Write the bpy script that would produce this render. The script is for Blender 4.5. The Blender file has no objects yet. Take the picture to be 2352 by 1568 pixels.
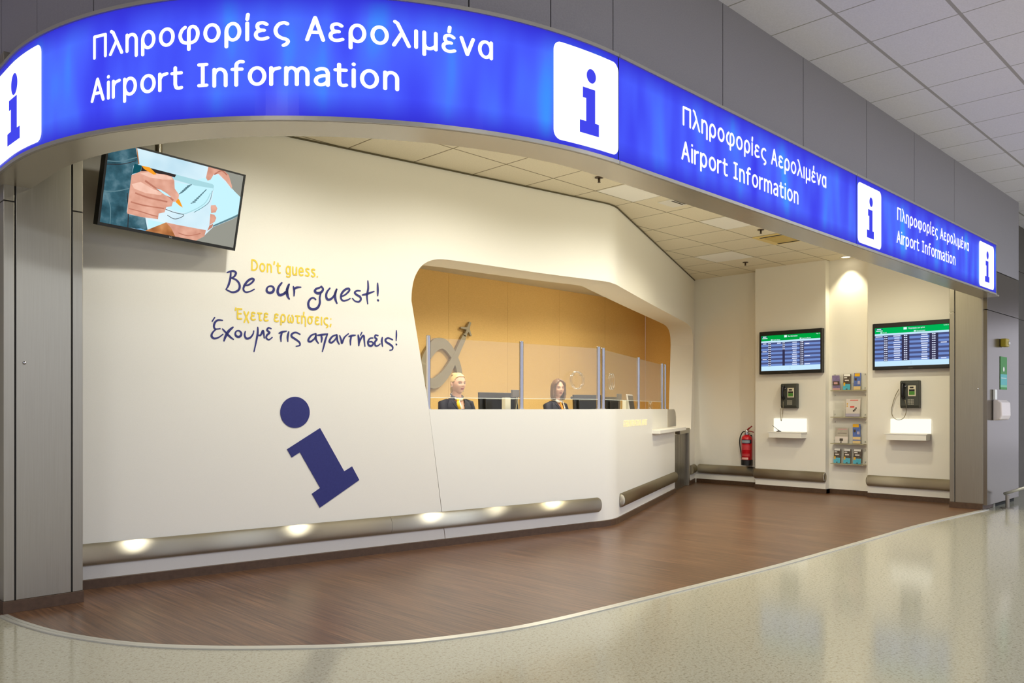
import bpy, bmesh, math, random
from mathutils import Vector, Matrix, noise as mnoise

random.seed(7)
SC = bpy.context.scene
COL = SC.collection
R2 = math.sqrt(2.0)

# ------------------------------------------------------------------ camera
CAM_H, FOC, CX, HZ = 1.2, 1865.0, 1176.0, 938.0
cd = bpy.data.cameras.new('camera')
cam = bpy.data.objects.new('camera', cd)
COL.objects.link(cam)
cam.location = (0, 0, CAM_H)
cam.rotation_euler = (math.pi / 2, 0, -math.pi / 4)
cd.sensor_width = 36.0
cd.lens = FOC / 2352 * 36
cd.shift_y = (HZ - 784) / 2352
cd.clip_start, cd.clip_end = 0.05, 200
SC.camera = cam

# ------------------------------------------------------------------ world, exposure, lights
SC.view_settings.view_transform = 'Standard'
SC.view_settings.look = 'None'
SC.view_settings.gamma = 1.0
SC.view_settings.use_curve_mapping = False
SC.view_settings.exposure = 0.08
SC.cycles.max_bounces = 8
SC.cycles.transparent_max_bounces = 32
SC.cycles.diffuse_bounces = 5
SC.cycles.sample_clamp_indirect = 4.0
SC.cycles.caustics_reflective = False
SC.cycles.caustics_refractive = False
w = bpy.data.worlds.new('hall_world')
SC.world = w
w.use_nodes = True
w.node_tree.nodes['Background'].inputs[0].default_value = (0.83, 0.84, 1.0, 1)
w.node_tree.nodes['Background'].inputs[1].default_value = 0.98

def light(name, kind, loc, energy, color, target=None, **kw):
    d = bpy.data.lights.new(name, kind)
    d.energy, d.color = energy, color
    for k, v in kw.items():
        setattr(d, k, v)
    o = bpy.data.objects.new(name, d)
    COL.objects.link(o)
    o.location = loc
    if target is not None:
        o.rotation_euler = (Vector(target) - Vector(loc)).to_track_quat('-Z', 'Y').to_euler()
    return o

WARM = (1.0, 0.975, 0.86)
NEUT = (1.0, 0.95, 0.86)
COOL = (0.72, 0.82, 1.0)
# unseen hall ceiling lamps; strong rear ones added so floor bounce brightens the ceiling
for (lx, ly, le) in ((2.0, -1.6, 26), (6.2, -1.0, 26), (10.4, -1.0, 30), (-1.6, 1.5, 26), (1.0, -4.5, 95), (5.0, -4.2, 135), (9.5, -4.0, 250), (14.0, -3.0, 300), (-4.0, -2.0, 75), (4.0, -8.0, 130), (10.0, -8.0, 150)):
    light('hall_lamp_and_fill', 'AREA', (lx, ly, 3.85), le, NEUT if ly > -1.9 else COOL, (lx, ly, 0), shape='RECTANGLE', size=1.2, size_y=0.6)

# ------------------------------------------------------------------ frames and pixel rays
def ray(px, py):
    r = (px - CX) / FOC
    return ((r + 1) / R2, (1 - r) / R2, (HZ - py) / FOC)

class Frame:
    """vertical plane through o2 running along d2 (to the viewer's right), n2 faces the viewer"""
    def __init__(self, o2, d2):
        l = math.hypot(*d2)
        self.o = o2
        self.d = (d2[0] / l, d2[1] / l)
        self.n = (self.d[1], -self.d[0])
    def P(self, s, o, z):
        return Vector((self.o[0] + self.d[0] * s + self.n[0] * o, self.o[1] + self.d[1] * s + self.n[1] * o, z))
    def px(self, px, py, o=0.0):
        a, b, c = ray(px, py)
        k = (self.n[0] * self.o[0] + self.n[1] * self.o[1] + o) / (self.n[0] * a + self.n[1] * b)
        x, y = a * k, b * k
        return ((x - self.o[0]) * self.d[0] + (y - self.o[1]) * self.d[1], CAM_H + c * k)
    def at(self, px, py, o=0.0):
        s, z = self.px(px, py, o)
        return self.P(s, o, z)

def on_floor(px, py, z=0.0):
    a, b, c = ray(px, py)
    k = (z - CAM_H) / c
    return Vector((a * k, b * k, z))

O1 = (1.79, 5.80)
P1 = (6.62, 5.145)
F1 = Frame(O1, (P1[0] - O1[0], P1[1] - O1[1]))      # long white wall
F2 = Frame(P1, (0.917, 0.399))                       # angled counter wall
FB = Frame((0.0, 8.22), (1, 0))                      # ochre back wall of the office
FX = Frame((0.0, 2.80), (1, 0))                      # metal facade
def FV(x):                                           # planes of the phone wall
    return Frame((x, 8.0), (0, -1))
XA, XB, XN, XD, XC = 11.45, 11.20, 11.32, 11.15, 10.70

# wall path with the rounded bend
L1 = math.hypot(P1[0] - O1[0], P1[1] - O1[1])
TH = math.acos(F1.d[0] * F2.d[0] + F1.d[1] * F2.d[1])
RB = 0.55
TB = RB * math.tan(TH / 2)
SA = L1 - TB
SB = SA + RB * TH
AC = F1.P(SA, -RB, 0)                                # centre of the bend
A0 = math.atan2(F1.n[1], F1.n[0])
def W(s, o, z):
    if s <= SA:
        return F1.P(s, o, z)
    if s >= SB:
        return F2.P(s - SB + TB, o, z)
    a = A0 + (s - SA) / RB
    return Vector((AC.x + (RB + o) * math.cos(a), AC.y + (RB + o) * math.sin(a), z))
def wpx(px, py, o=0.0, side=None):
    """(s, z) on the bent wall path for a picture point"""
    if side == 1 or (side is None and px < 1405):
        return F1.px(px, py, o)
    s, z = F2.px(px, py, o)
    return (s + SB - TB, z)
def MIT(o, z):
    """sharp corner of the path offset by o"""
    k_ = o / (1 + F1.n[0] * F2.n[0] + F1.n[1] * F2.n[1])
    return Vector((P1[0] + k_ * (F1.n[0] + F2.n[0]), P1[1] + k_ * (F1.n[1] + F2.n[1]), z))
H_BOOTH, H_HALL = 3.29, 3.87

# warm downlights in the booth ceiling, behind the sign
for q_, e_ in ((1.01, 108), (2.80, 104), (4.63, 102), (5.69, 52)):
    p_ = F1.P(q_, 1.33, 3.27)
    light('booth_downlight', 'SPOT', p_, e_, WARM, F1.P(q_, 1.05, 0), spot_size=math.radians(158), spot_blend=.6, shadow_soft_size=.06)
for q_, e_ in (((8.2, 4.2), 135), ((9.7, 3.7), 88)):
    light('booth_downlight', 'SPOT', (q_[0], q_[1], 3.27), e_, (1.0, .92, .66), (q_[0] + .1, q_[1], 0), spot_size=math.radians(158), spot_blend=.6, shadow_soft_size=.06)
# added unseen fill lamps behind the sign bulkhead, brightening the booth ceiling
for q_, t_ in (((3.2, 3.6), (4.0, 4.6)), ((5.0, 3.12), (5.1, 4.3)), ((6.6, 3.12), (6.7, 4.3)), ((8.2, 3.12), (8.3, 4.3)), ((9.6, 3.12), (9.7, 4.3))):
    light('ceiling_fill', 'AREA', (q_[0], q_[1], 2.72), 6.6, (1.0, .93, .70), (t_[0], t_[1], 3.5), shape='RECTANGLE', size=1.0, size_y=.06)
# office downlights washing the ochre wall
for x_, y_, e_ in ((3.4, 6.5, 16), (5.4, 6.4, 34), (7.4, 6.5, 40), (9.1, 6.8, 22)):
    light('office_downlight', 'AREA', (x_, y_, 2.97), e_, (1.0, .95, .80), (x_, y_, 0), shape='SQUARE', size=.5, spread=math.radians(150))


# ------------------------------------------------------------------ mesh collector
class MB:
    def __init__(self):
        self.v, self.f, self.m, self.uv = [], [], [], {}
    def vert(self, p, uv=None):
        self.v.append(Vector(p))
        if uv is not None:
            self.uv[len(self.v) - 1] = uv
        return len(self.v) - 1
    def face(self, pts, m=0, uvs=None):
        self.f.append([self.vert(p, uvs[i] if uvs else None) for i, p in enumerate(pts)])
        self.m.append(m)
    def idx(self, ids, m=0):
        self.f.append(list(ids)); self.m.append(m)
    def box(self, fr, s0, s1, o0, o1, z0, z1, m=0):
        c = [self.vert(fr.P(s, o, z)) for z in (z0, z1) for (s, o) in ((s0, o0), (s1, o0), (s1, o1), (s0, o1))]
        for q in ((0, 1, 2, 3), (4, 5, 6, 7), (0, 1, 5, 4), (1, 2, 6, 5), (2, 3, 7, 6), (3, 0, 4, 7)):
            self.idx([c[i] for i in q], m)
    def prism(self, poly, fn, w0, w1, m=0):
        """poly: list of (u, v); fn(u, v, w) -> point"""
        a = [self.vert(fn(u, v, w0)) for u, v in poly]
        b = [self.vert(fn(u, v, w1)) for u, v in poly]
        n = len(poly)
        self.idx(a, m); self.idx(b[::-1], m)
        for i in range(n):
            self.idx([a[i], a[(i + 1) % n], b[(i + 1) % n], b[i]], m)
    def tube(self, pts, r, n=10, m=0, caps=True):
        pts = [Vector(p) for p in pts]
        rr = r if isinstance(r, (list, tuple)) else [r] * len(pts)
        rings, up = [], None
        for i, p in enumerate(pts):
            t = (pts[min(i + 1, len(pts) - 1)] - pts[max(i - 1, 0)])
            if t.length < 1e-9:
                t = Vector((0, 0, 1))
            t.normalize()
            if up is None:
                up = Vector((0, 0, 1)) if abs(t.z) < 0.9 else Vector((1, 0, 0))
            x = t.cross(up)
            if x.length < 1e-6:
                x = t.orthogonal()
            x.normalize()
            y = x.cross(t).normalized()
            up = y
            rings.append([self.vert(p + x * (rr[i] * math.cos(2 * math.pi * k / n)) + y * (rr[i] * math.sin(2 * math.pi * k / n))) for k in range(n)])
        for a, b in zip(rings, rings[1:]):
            for k in range(n):
                self.idx([a[k], a[(k + 1) % n], b[(k + 1) % n], b[k]], m)
        if caps:
            self.idx(rings[0][::-1], m); self.idx(rings[-1], m)
    def lathe(self, c, prof, n=24, m=0, axis=None, caps=True):
        """prof: list of (radius, height) along axis from c"""
        c = Vector(c)
        ax = Vector(axis or (0, 0, 1)).normalized()
        x = ax.orthogonal().normalized(); y = ax.cross(x)
        rings = [[self.vert(c + ax * h + x * (r * math.cos(2 * math.pi * k / n)) + y * (r * math.sin(2 * math.pi * k / n))) for k in range(n)] for r, h in prof]
        for a, b in zip(rings, rings[1:]):
            for k in range(n):
                self.idx([a[k], a[(k + 1) % n], b[(k + 1) % n], b[k]], m)
        if caps:
            self.idx(rings[0][::-1], m); self.idx(rings[-1], m)
    def loft(self, rings, m=0, caps=True, closed=True):
        R = [[self.vert(p) for p in r] for r in rings]
        n = len(R[0])
        for a, b in zip(R, R[1:]):
            for k in range(n if closed else n - 1):
                self.idx([a[k], a[(k + 1) % n], b[(k + 1) % n], b[k]], m)
        if caps:
            self.idx(R[0][::-1], m); self.idx(R[-1], m)
    def ball(self, c, r, n=16, k=10, m=0):
        c = Vector(c); r = r if isinstance(r, (tuple, list)) else (r, r, r)
        self.loft([[c + Vector((r[0] * math.sin(t) * math.cos(2 * math.pi * i / n), r[1] * math.sin(t) * math.sin(2 * math.pi * i / n), r[2] * math.cos(t))) for i in range(n)]
                   for t in [math.pi * (0.02 + 0.96 * j / k) for j in range(k + 1)]], m)
    def build(self, name, mats, parent=None, smooth=False, bevel=0.0, fix=True, recalc=True):
        me = bpy.data.meshes.new(name)
        off = world_loc(parent) if parent else Vector((0, 0, 0))
        me.from_pydata([tuple(v - off) for v in self.v], [], self.f)
        mats = mats if isinstance(mats, (list, tuple)) else [mats]
        for mt in mats:
            me.materials.append(mt)
        for p, mi in zip(me.polygons, self.m):
            p.material_index = mi
        if self.uv:
            ul = me.uv_layers.new(name='UVMap')
            for l in me.loops:
                ul.data[l.index].uv = self.uv.get(l.vertex_index, (0, 0))
        if recalc:
            bm = bmesh.new(); bm.from_mesh(me)
            bmesh.ops.remove_doubles(bm, verts=bm.verts, dist=1e-5)
            bmesh.ops.recalc_face_normals(bm, faces=bm.faces)
            bm.to_mesh(me); bm.free()
        if smooth:
            for p in me.polygons:
                p.use_smooth = True
        o = bpy.data.objects.new(name, me)
        COL.objects.link(o)
        if parent:
            o.parent = parent
        if bevel:
            b = o.modifiers.new('bevel', 'BEVEL')
            b.width, b.segments, b.limit_method, b.angle_limit = bevel, 2, 'ANGLE', math.radians(40)
            b.harden_normals = False
        return o

def world_loc(o):
    p = Vector((0, 0, 0))
    while o:
        p += o.location
        o = o.parent
    return p

def tag(o, label=None, cat=None, group=None, kind=None):
    if label: o['label'] = label
    if cat: o['category'] = cat
    if group: o['group'] = group
    if kind: o['kind'] = kind
    return o

def thing(name, label, cat, loc, group=None):
    o = bpy.data.objects.new(name, None)
    o.empty_display_size = 0.1
    COL.objects.link(o)
    o.location = loc
    return tag(o, label, cat, group)

def struct(o, label=None):
    return tag(o, label, None, None, 'structure')

# ------------------------------------------------------------------ materials
def lin(c):
    out = []
    for v in c[:3]:
        v = v / 255.0
        out.append(v / 12.92 if v <= 0.04045 else ((v + 0.055) / 1.055) ** 2.4)
    return tuple(out) + (1.0,)

MATS = {}
def mat(name, col, rough=0.5, metal=0.0, emit=None, es=1.0, var=0.0, scale=6.0, bump=0.0, alpha=1.0, trans=0.0, spec=0.5, stretch=None, rvar=0.0):
    if name in MATS:
        return MATS[name]
    m = bpy.data.materials.new(name)
    m.use_nodes = True
    nt = m.node_tree
    b = nt.nodes['Principled BSDF']
    b.inputs['Base Color'].default_value = lin(col)
    b.inputs['Roughness'].default_value = rough
    b.inputs['Metallic'].default_value = metal
    b.inputs['Specular IOR Level'].default_value = spec
    b.inputs['Alpha'].default_value = alpha
    b.inputs['Transmission Weight'].default_value = trans
    if emit:
        b.inputs['Emission Color'].default_value = lin(emit)
        b.inputs['Emission Strength'].default_value = es
    if var or bump or rvar:
        tc = nt.nodes.new('ShaderNodeTexCoord')
        mp = nt.nodes.new('ShaderNodeMapping')
        mp.inputs['Scale'].default_value = stretch or (1, 1, 1)
        nz = nt.nodes.new('ShaderNodeTexNoise')
        nz.inputs['Scale'].default_value = scale
        nz.inputs['Detail'].default_value = 4
        nt.links.new(tc.outputs['Object'], mp.inputs[0])
        nt.links.new(mp.outputs[0], nz.inputs['Vector'])
        if var:
            rp = nt.nodes.new('ShaderNodeValToRGB')
            c0 = tuple(max(0, v - var) for v in col); c1 = tuple(min(255, v + var) for v in col)
            rp.color_ramp.elements[0].color = lin(c0); rp.color_ramp.elements[1].color = lin(c1)
            rp.color_ramp.elements[0].position = 0.3; rp.color_ramp.elements[1].position = 0.7
            nt.links.new(nz.outputs['Fac'], rp.inputs[0])
            nt.links.new(rp.outputs[0], b.inputs['Base Color'])
        if bump:
            bp = nt.nodes.new('ShaderNodeBump')
            bp.inputs['Strength'].default_value = bump
            bp.inputs['Distance'].default_value = 0.002
            nt.links.new(nz.outputs['Fac'], bp.inputs['Height'])
            nt.links.new(bp.outputs[0], b.inputs['Normal'])
        if rvar:
            mr = nt.nodes.new('ShaderNodeMapRange')
            mr.inputs['To Min'].default_value = rough - rvar; mr.inputs['To Max'].default_value = rough + rvar
            nt.links.new(nz.outputs['Fac'], mr.inputs['Value'])
            nt.links.new(mr.outputs[0], b.inputs['Roughness'])
    MATS[name] = m
    return m

def emi(name, col, es=1.0):
    if name in MATS:
        return MATS[name]
    m = bpy.data.materials.new(name)
    m.use_nodes = True
    nt = m.node_tree
    nt.nodes.clear()
    e = nt.nodes.new('ShaderNodeEmission'); o = nt.nodes.new('ShaderNodeOutputMaterial')
    e.inputs[0].default_value = lin(col); e.inputs[1].default_value = es
    nt.links.new(e.outputs[0], o.inputs[0])
    MATS[name] = m
    return m

class NT:
    """small helper for hand-wired node materials"""
    def __init__(self, name):
        self.m = bpy.data.materials.new(name); self.m.use_nodes = True
        self.t = self.m.node_tree
        self.b = self.t.nodes.get('Principled BSDF')
    def n(self, kind, **kw):
        x = self.t.nodes.new('ShaderNode' + kind)
        for k, v in kw.items():
            setattr(x, k, v)
        return x
    def l(self, a, b):
        self.t.links.new(a, b)
    def math(self, op, a, b=None, c=None):
        x = self.n('Math', operation=op)
        for i, v in enumerate((a, b, c)):
            if v is None: continue
            if isinstance(v, (int, float)): x.inputs[i].default_value = v
            else: self.l(v, x.inputs[i])
        return x.outputs[0]
    def ramp(self, fac, stops, interp='LINEAR'):
        r = self.n('ValToRGB'); cr = r.color_ramp; cr.interpolation = interp
        while len(cr.elements) < len(stops): cr.elements.new(0.5)
        for e, (p, c) in zip(cr.elements, stops):
            e.position = p; e.color = lin(c)
        self.l(fac, r.inputs[0])
        return r.outputs[0]
    def mix(self, fac, a, b):
        x = self.n('Mix', data_type='RGBA')
        for i, v in ((0, fac), (6, a), (7, b)):
            if isinstance(v, (int, float)): x.inputs[i].default_value = v
            elif isinstance(v, tuple): x.inputs[i].default_value = lin(v)
            else: self.l(v, x.inputs[i])
        return x.outputs[2]

def satin(name, col, rough, d=(1, 0)):
    """brushed lengthwise: tight highlights along d, broad across it"""
    if name in MATS: return MATS[name]
    k = NT(name); MATS[name] = k.m; k.t.nodes.remove(k.b)
    gl = k.n('BsdfAnisotropic', distribution='BECKMANN') if hasattr(bpy.types, 'ShaderNodeBsdfAnisotropic') else k.n('BsdfGlossy', distribution='BECKMANN')
    gl.inputs['Color'].default_value = lin(col); gl.inputs['Roughness'].default_value = rough
    tg = k.n('CombineXYZ'); tg.inputs[0].default_value, tg.inputs[1].default_value = d
    gl.inputs['Anisotropy'].default_value = .82
    k.l(tg.outputs[0], gl.inputs['Tangent'])
    k.l(gl.outputs[0], [x for x in k.t.nodes if x.type == 'OUTPUT_MATERIAL'][0].inputs[0])
    return k.m

def grid_mat(name, col, line, x0, y0, step, wid, rough=0.8, wide_y=None):
    """tiles of a suspended ceiling: thin lines every step metres from (x0, y0)"""
    k = NT(name)
    tc = k.n('TexCoord'); sp = k.n('SeparateXYZ'); k.l(tc.outputs['Object'], sp.inputs[0])
    def near(v, off, w):
        t = k.math('DIVIDE', k.math('SUBTRACT', v, off), step)
        fr = k.math('SUBTRACT', t, k.math('ROUND', t))
        return k.math('LESS_THAN', k.math('MULTIPLY', k.math('ABSOLUTE', fr), step), w)
    lx = near(sp.outputs[0], x0, wid); ly = near(sp.outputs[1], y0, wide_y or wid)
    ln = k.math('MAXIMUM', lx, ly)
    nz = k.n('TexNoise'); nz.inputs['Scale'].default_value = 90; nz.inputs['Detail'].default_value = 3
    k.l(tc.outputs['Object'], nz.inputs['Vector'])
    base = k.ramp(nz.outputs['Fac'], [(0.3, tuple(c - 5 for c in col)), (0.7, tuple(min(255, c + 4) for c in col))])
    k.l(k.mix(ln, base, line), k.b.inputs['Base Color'])
    k.b.inputs['Roughness'].default_value = rough
    return k.m

WALL = mat('white_paint', (236, 232, 222), 0.55, bump=0.05, scale=300, var=2)
PANEL = mat('white_laminate', (238, 235, 226), 0.32, spec=0.4)
STEEL = mat('brushed_steel', (158, 152, 138), 0.34, 1.0, var=3, scale=3, stretch=(60, 60, 1), rvar=0.05)
def RAIL(d): return satin('brushed_rail_%d' % round(math.degrees(math.atan2(d[1], d[0]))), (176, 169, 152), .32, d)
CHROME = mat('polished_tube', (190, 190, 195), 0.18, 1.0)
FASCIA = mat('grey_cladding', (150, 146, 150), 0.5, 0.1, var=4, scale=120)
JOINT = mat('dark_joint', (38, 36, 32), 0.9)
BASE = mat('brown_skirting', (76, 54, 36), 0.45, var=6, scale=30)
OCHRE = mat('ochre_fabric_panel', (238, 198, 124), 0.75, var=7, scale=160, stretch=(0.3, 0.3, 2.5), bump=0.08)
BLACK = mat('black_plastic', (14, 14, 15), 0.45)
SOFFIT = mat('satin_grey_metal', (186, 178, 158), 0.25, 0.55)
TRIMM = mat('trim_aluminium', (206, 204, 194), 0.35, 0.6)
INDIGO = mat('indigo_vinyl', (34, 38, 112), 0.6, var=3, scale=60)
YELLOW = mat('yellow_vinyl', (236, 206, 60), 0.6)
# ================================================================== SETTING
# hall floor: speckled terrazzo
k = NT('terrazzo')
tc = k.n('TexCoord')
n1 = k.n('TexNoise'); n1.inputs['Scale'].default_value = 120; n1.inputs['Detail'].default_value = 2
n2 = k.n('TexNoise'); n2.inputs['Scale'].default_value = 55; n2.inputs['Detail'].default_value = 5
n3 = k.n('TexNoise'); n3.inputs['Scale'].default_value = 1.2
for nn in (n1, n2, n3): k.l(tc.outputs['Object'], nn.inputs['Vector'])
c1 = k.ramp(n1.outputs['Fac'], [(0.30, (112, 103, 82)), (0.40, (166, 162, 142)), (0.60, (177, 173, 154)), (0.72, (200, 197, 186))])
c2 = k.ramp(n2.outputs['Fac'], [(0.36, (132, 123, 100)), (0.46, (177, 173, 152)), (1.0, (184, 180, 160))])
c12 = k.mix(0.5, c1, c2)
mp = k.n('Mapping'); mp.inputs['Rotation'].default_value = (0, 0, math.pi / 4)
k.l(tc.outputs['Object'], mp.inputs[0])
sp = k.n('SeparateXYZ'); k.l(mp.outputs[0], sp.inputs[0])
def tline(v, off, step, wd):
    t = k.math('DIVIDE', k.math('ADD', v, off), step)
    return k.math('LESS_THAN', k.math('MULTIPLY', k.math('ABSOLUTE', k.math('SUBTRACT', t, k.math('ROUND', t))), step), wd)
ln = k.math('MAXIMUM', tline(sp.outputs[0], 0.05, 0.62, 0.0016), tline(sp.outputs[1], 0.12, 0.62, 0.0016))
k.l(k.mix(k.math('MULTIPLY', ln, 0.35), c12, (150, 142, 118)), k.b.inputs['Base Color'])
k.b.inputs['Roughness'].default_value = 0.12
k.b.inputs['Specular IOR Level'].default_value = 0.42
TERR = k.m

# booth floor: brown wood-look planks running into the booth
k = NT('wood_planks')
tc = k.n('TexCoord'); sp = k.n('SeparateXYZ'); k.l(tc.outputs['Object'], sp.inputs[0])
pw = k.math('DIVIDE', sp.outputs[0], 0.125)
idx = k.math('FLOOR', pw)
wn = k.n('TexWhiteNoise', noise_dimensions='1D'); k.l(idx, wn.inputs['W'])
cb = k.n('CombineXYZ')
k.l(k.math('MULTIPLY', sp.outputs[0], 62), cb.inputs[0])
k.l(k.math('MULTIPLY', sp.outputs[1], 1.8), cb.inputs[1])
k.l(k.math('MULTIPLY', wn.outputs['Value'], 40), cb.inputs[2])
nz = k.n('TexNoise'); nz.inputs['Scale'].default_value = 1.0; nz.inputs['Detail'].default_value = 6; nz.inputs['Roughness'].default_value = 0.62
k.l(cb.outputs[0], nz.inputs['Vector'])
grain = k.ramp(nz.outputs['Fac'], [(0.25, (54, 35, 22)), (0.42, (92, 63, 42)), (0.60, (120, 85, 58)), (0.8, (148, 109, 76))])
tint = k.ramp(wn.outputs['Value'], [(0, (225, 222, 218)), (1, (255, 255, 255))])
mu = k.n('Mix', data_type='RGBA', blend_type='MULTIPLY'); mu.inputs[0].default_value = 0.8
k.l(grain, mu.inputs[6]); k.l(tint, mu.inputs[7])
fr = k.math('ABSOLUTE', k.math('SUBTRACT', k.math('SUBTRACT', pw, idx), 0.5))
gap = k.math('GREATER_THAN', fr, 0.487)
k.l(k.mix(k.math('MULTIPLY', gap, 0.5), mu.outputs[2], (50, 34, 24)), k.b.inputs['Base Color'])
k.b.inputs['Roughness'].default_value = 0.30
k.b.inputs['Specular IOR Level'].default_value = 0.45
WOOD = k.m

m = MB()
m.face([(-14, -16, 0), (30, -16, 0), (30, 14, 0), (-14, 14, 0)])
struct(m.build('floor', TERR), 'pale speckled terrazzo floor of the hall')

# curved metal edge between terrazzo and planks
trim_pts = [on_floor(*p) for p in ((15, 1413), (60, 1431), (149, 1455), (298, 1477), (478, 1486), (700, 1485), (850, 1479), (1000, 1467), (1200, 1438), (1400, 1393), (1600, 1344), (1800, 1294), (2000, 1237), (2120, 1203), (2262, 1170))]
def catmull(pts, n=8):
    out = []
    for i in range(len(pts) - 1):
        p0, p1, p2, p3 = pts[max(i - 1, 0)], pts[i], pts[i + 1], pts[min(i + 2, len(pts) - 1)]
        for j in range(n):
            t = j / n
            out.append(0.5 * ((2 * p1) + (p2 - p0) * t + (2 * p0 - 5 * p1 + 4 * p2 - p3) * t * t + (3 * p1 - p0 - 3 * p2 + p3) * t ** 3))
    out.append(pts[-1])
    return out
tp = catmull(trim_pts, 6)
m = MB()
m.prism([(p.x, p.y) for p in tp] + [(11.6, 2.9), (11.6, 8.3), (1.0, 8.3), (1.0, 5.6)], lambda u, v, w: Vector((u, v, w)), 0.0005, 0.004)
struct(m.build('floor.001', WOOD), 'brown wood plank floor of the information booth')
m = MB()
for sgn in (0, 1):
    rings = []
    for i, p in enumerate(tp):
        t = (tp[min(i + 1, len(tp) - 1)] - tp[max(i - 1, 0)]).normalized()
        nrm = Vector((t.y, -t.x, 0))
        a, b = ((-0.004, 0.018), (0.022, 0.044))[sgn]
        rings.append([p + nrm * a, p + nrm * a + Vector((0, 0, .008)), p + nrm * b + Vector((0, 0, .007)), p + nrm * b])
    m.loft(rings)
struct(m.build('trim_1', TRIMM), 'curved aluminium floor edge around the planks')

# hall ceiling
HALLC = grid_mat('hall_ceiling_tiles', (240, 236, 246), (178, 172, 172), 5.43, 2.34, 0.60, 0.006, wide_y=0.012)
m = MB()
m.face([(-14, -16, H_HALL), (30, -16, H_HALL), (30, 14, H_HALL), (-14, 14, H_HALL)])
struct(m.build('ceiling', HALLC), 'white tiled hall ceiling')

# sign / facade path: quarter circle then straight along X
RS, CSX, CSY = 2.32, 3.5, 4.99
def SP(u, off, z):
    """off > 0 towards the hall, measured from the lit sign faces"""
    q = -RS * math.pi / 2
    if u >= 0:
        return Vector((CSX + u, CSY - RS - off, z))
    if u >= q:
        a = -u / RS
        return Vector((CSX - (RS + off) * math.sin(a), CSY - (RS + off) * math.cos(a), z))
    return Vector((CSX - RS - off, CSY + (q - u), z))
def spx(px, py, off=0.0):
    """(u, z) on the sign face for a picture point"""
    a, b, c = ray(px, py)
    kk = (CSY - RS - off) / b
    if a * kk >= CSX:
        return (a * kk - CSX, CAM_H + c * kk)
    R = RS + off
    A = a * a + b * b; B = -2 * (a * CSX + b * CSY); C = CSX ** 2 + CSY ** 2 - R * R
    kk = (-B - math.sqrt(max(B * B - 4 * A * C, 0))) / (2 * A)
    x, y = a * kk, b * kk
    return (-R * math.atan2(CSX - x, CSY - y) * RS / R, CAM_H + c * kk)
ZS0, ZS1 = 2.505, 3.095
def path_strip(m, u0, u1, off, z0, z1, mi=0, step=0.06):
    n = max(1, int((u1 - u0) / step))
    for i in range(n):
        a = u0 + (u1 - u0) * i / n; b = u0 + (u1 - u0) * (i + 1) / n
        m.face([SP(a, off, z0), SP(b, off, z0), SP(b, off, z1), SP(a, off, z1)], mi)
def path_slab(m, u0, u1, o0, o1, z0, z1, mi=0, step=0.06):
    n = max(1, int(round((u1 - u0) / step)))
    rings = []
    for i in range(n + 1):
        u = u0 + (u1 - u0) * i / n
        rings.append([SP(u, o0, z0), SP(u, o1, z0), SP(u, o1, z1), SP(u, o0, z1)])
    m.loft(rings, mi)

# grey cladding above the sign: panels with dark joints
UEND_F = 12.09 - CSX
joints = [spx(p, y, -0.13)[0] for p, y in ((85, 30), (215, 8), (1077, 8), (1265, 30), (1408, 60), (1660, 120), (1845, 220), (1990, 300), (2100, 370), (2192, 430))]
joints = [-5.2, -4.4] + sorted(joints) + [UEND_F]
m = MB()
for a, b in zip(joints, joints[1:]):
    if b > 7.19 + 0.01:                       # last panel column runs past the sign end
        path_slab(m, a + .004, b - .004 if b < UEND_F else b, -0.15, -0.13, 2.862, H_HALL)
    else:
        path_slab(m, a + .004, b - .004, -0.15, -0.13, ZS0 + .02, H_HALL)
struct(m.build('wall_front', FASCIA), 'grey metal cladding wall above the blue sign')
m = MB()
path_slab(m, -5.2, UEND_F - .002, -0.19, -0.152, ZS0 + .02, H_HALL)
struct(m.build('wall_front.001', JOINT), 'dark backing behind the grey cladding joints')
m = MB()
path_slab(m, -5.2, 7.2, -0.21, -0.004, ZS0, ZS0 + .016)
struct(m.build('trim_2', SOFFIT), 'satin metal soffit under the blue sign')

# booth ceiling
BOOC = grid_mat('booth_ceiling_tiles', (234, 226, 202), (130, 118, 88), 4.28, 4.95, 0.60, 0.006)
m = MB()
edge = [SP(-5.0 + 12.2 * i / 80, -0.2, 0) for i in range(81)]
m.face([(p.x, p.y, H_BOOTH) for p in edge] + [(11.6, CSY - RS + .2, H_BOOTH), (11.6, 8.3, H_BOOTH), (1.38, 8.3, H_BOOTH)])
struct(m.build('ceiling.001', BOOC), 'warm white tiled ceiling inside the booth')
def ceil_cell(px, py, nx=1, ny=1):
    a, b, c = ray(px, py)
    kk = (H_BOOTH - CAM_H) / c
    return (4.28 + .6 * math.floor((a * kk - 4.28) / .6), 4.95 + .6 * math.floor((b * kk - 4.95) / .6))
CPAN = mat('flush_white_panel', (252, 251, 244), 0.5)
for i, (px, py, lab) in enumerate(((1455, 440, 'bright flush ceiling panel nearest the counter bend'), (1665, 512, 'bright flush ceiling panel beside the air conditioning cassette'), (1665, 586, 'bright flush ceiling panel farthest back near the phones'))):
    x, y = ceil_cell(px, py)
    m = MB()
    m.prism([(x + .012, y + .012), (x + .588, y + .012), (x + .588, y + .588), (x + .012, y + .588)], lambda u, v, w_: Vector((u, v, w_)), H_BOOTH - .004, H_BOOTH - .0005)
    tag(m.build('ceiling_panel', CPAN, bevel=.002), lab, 'ceiling panel')

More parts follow.
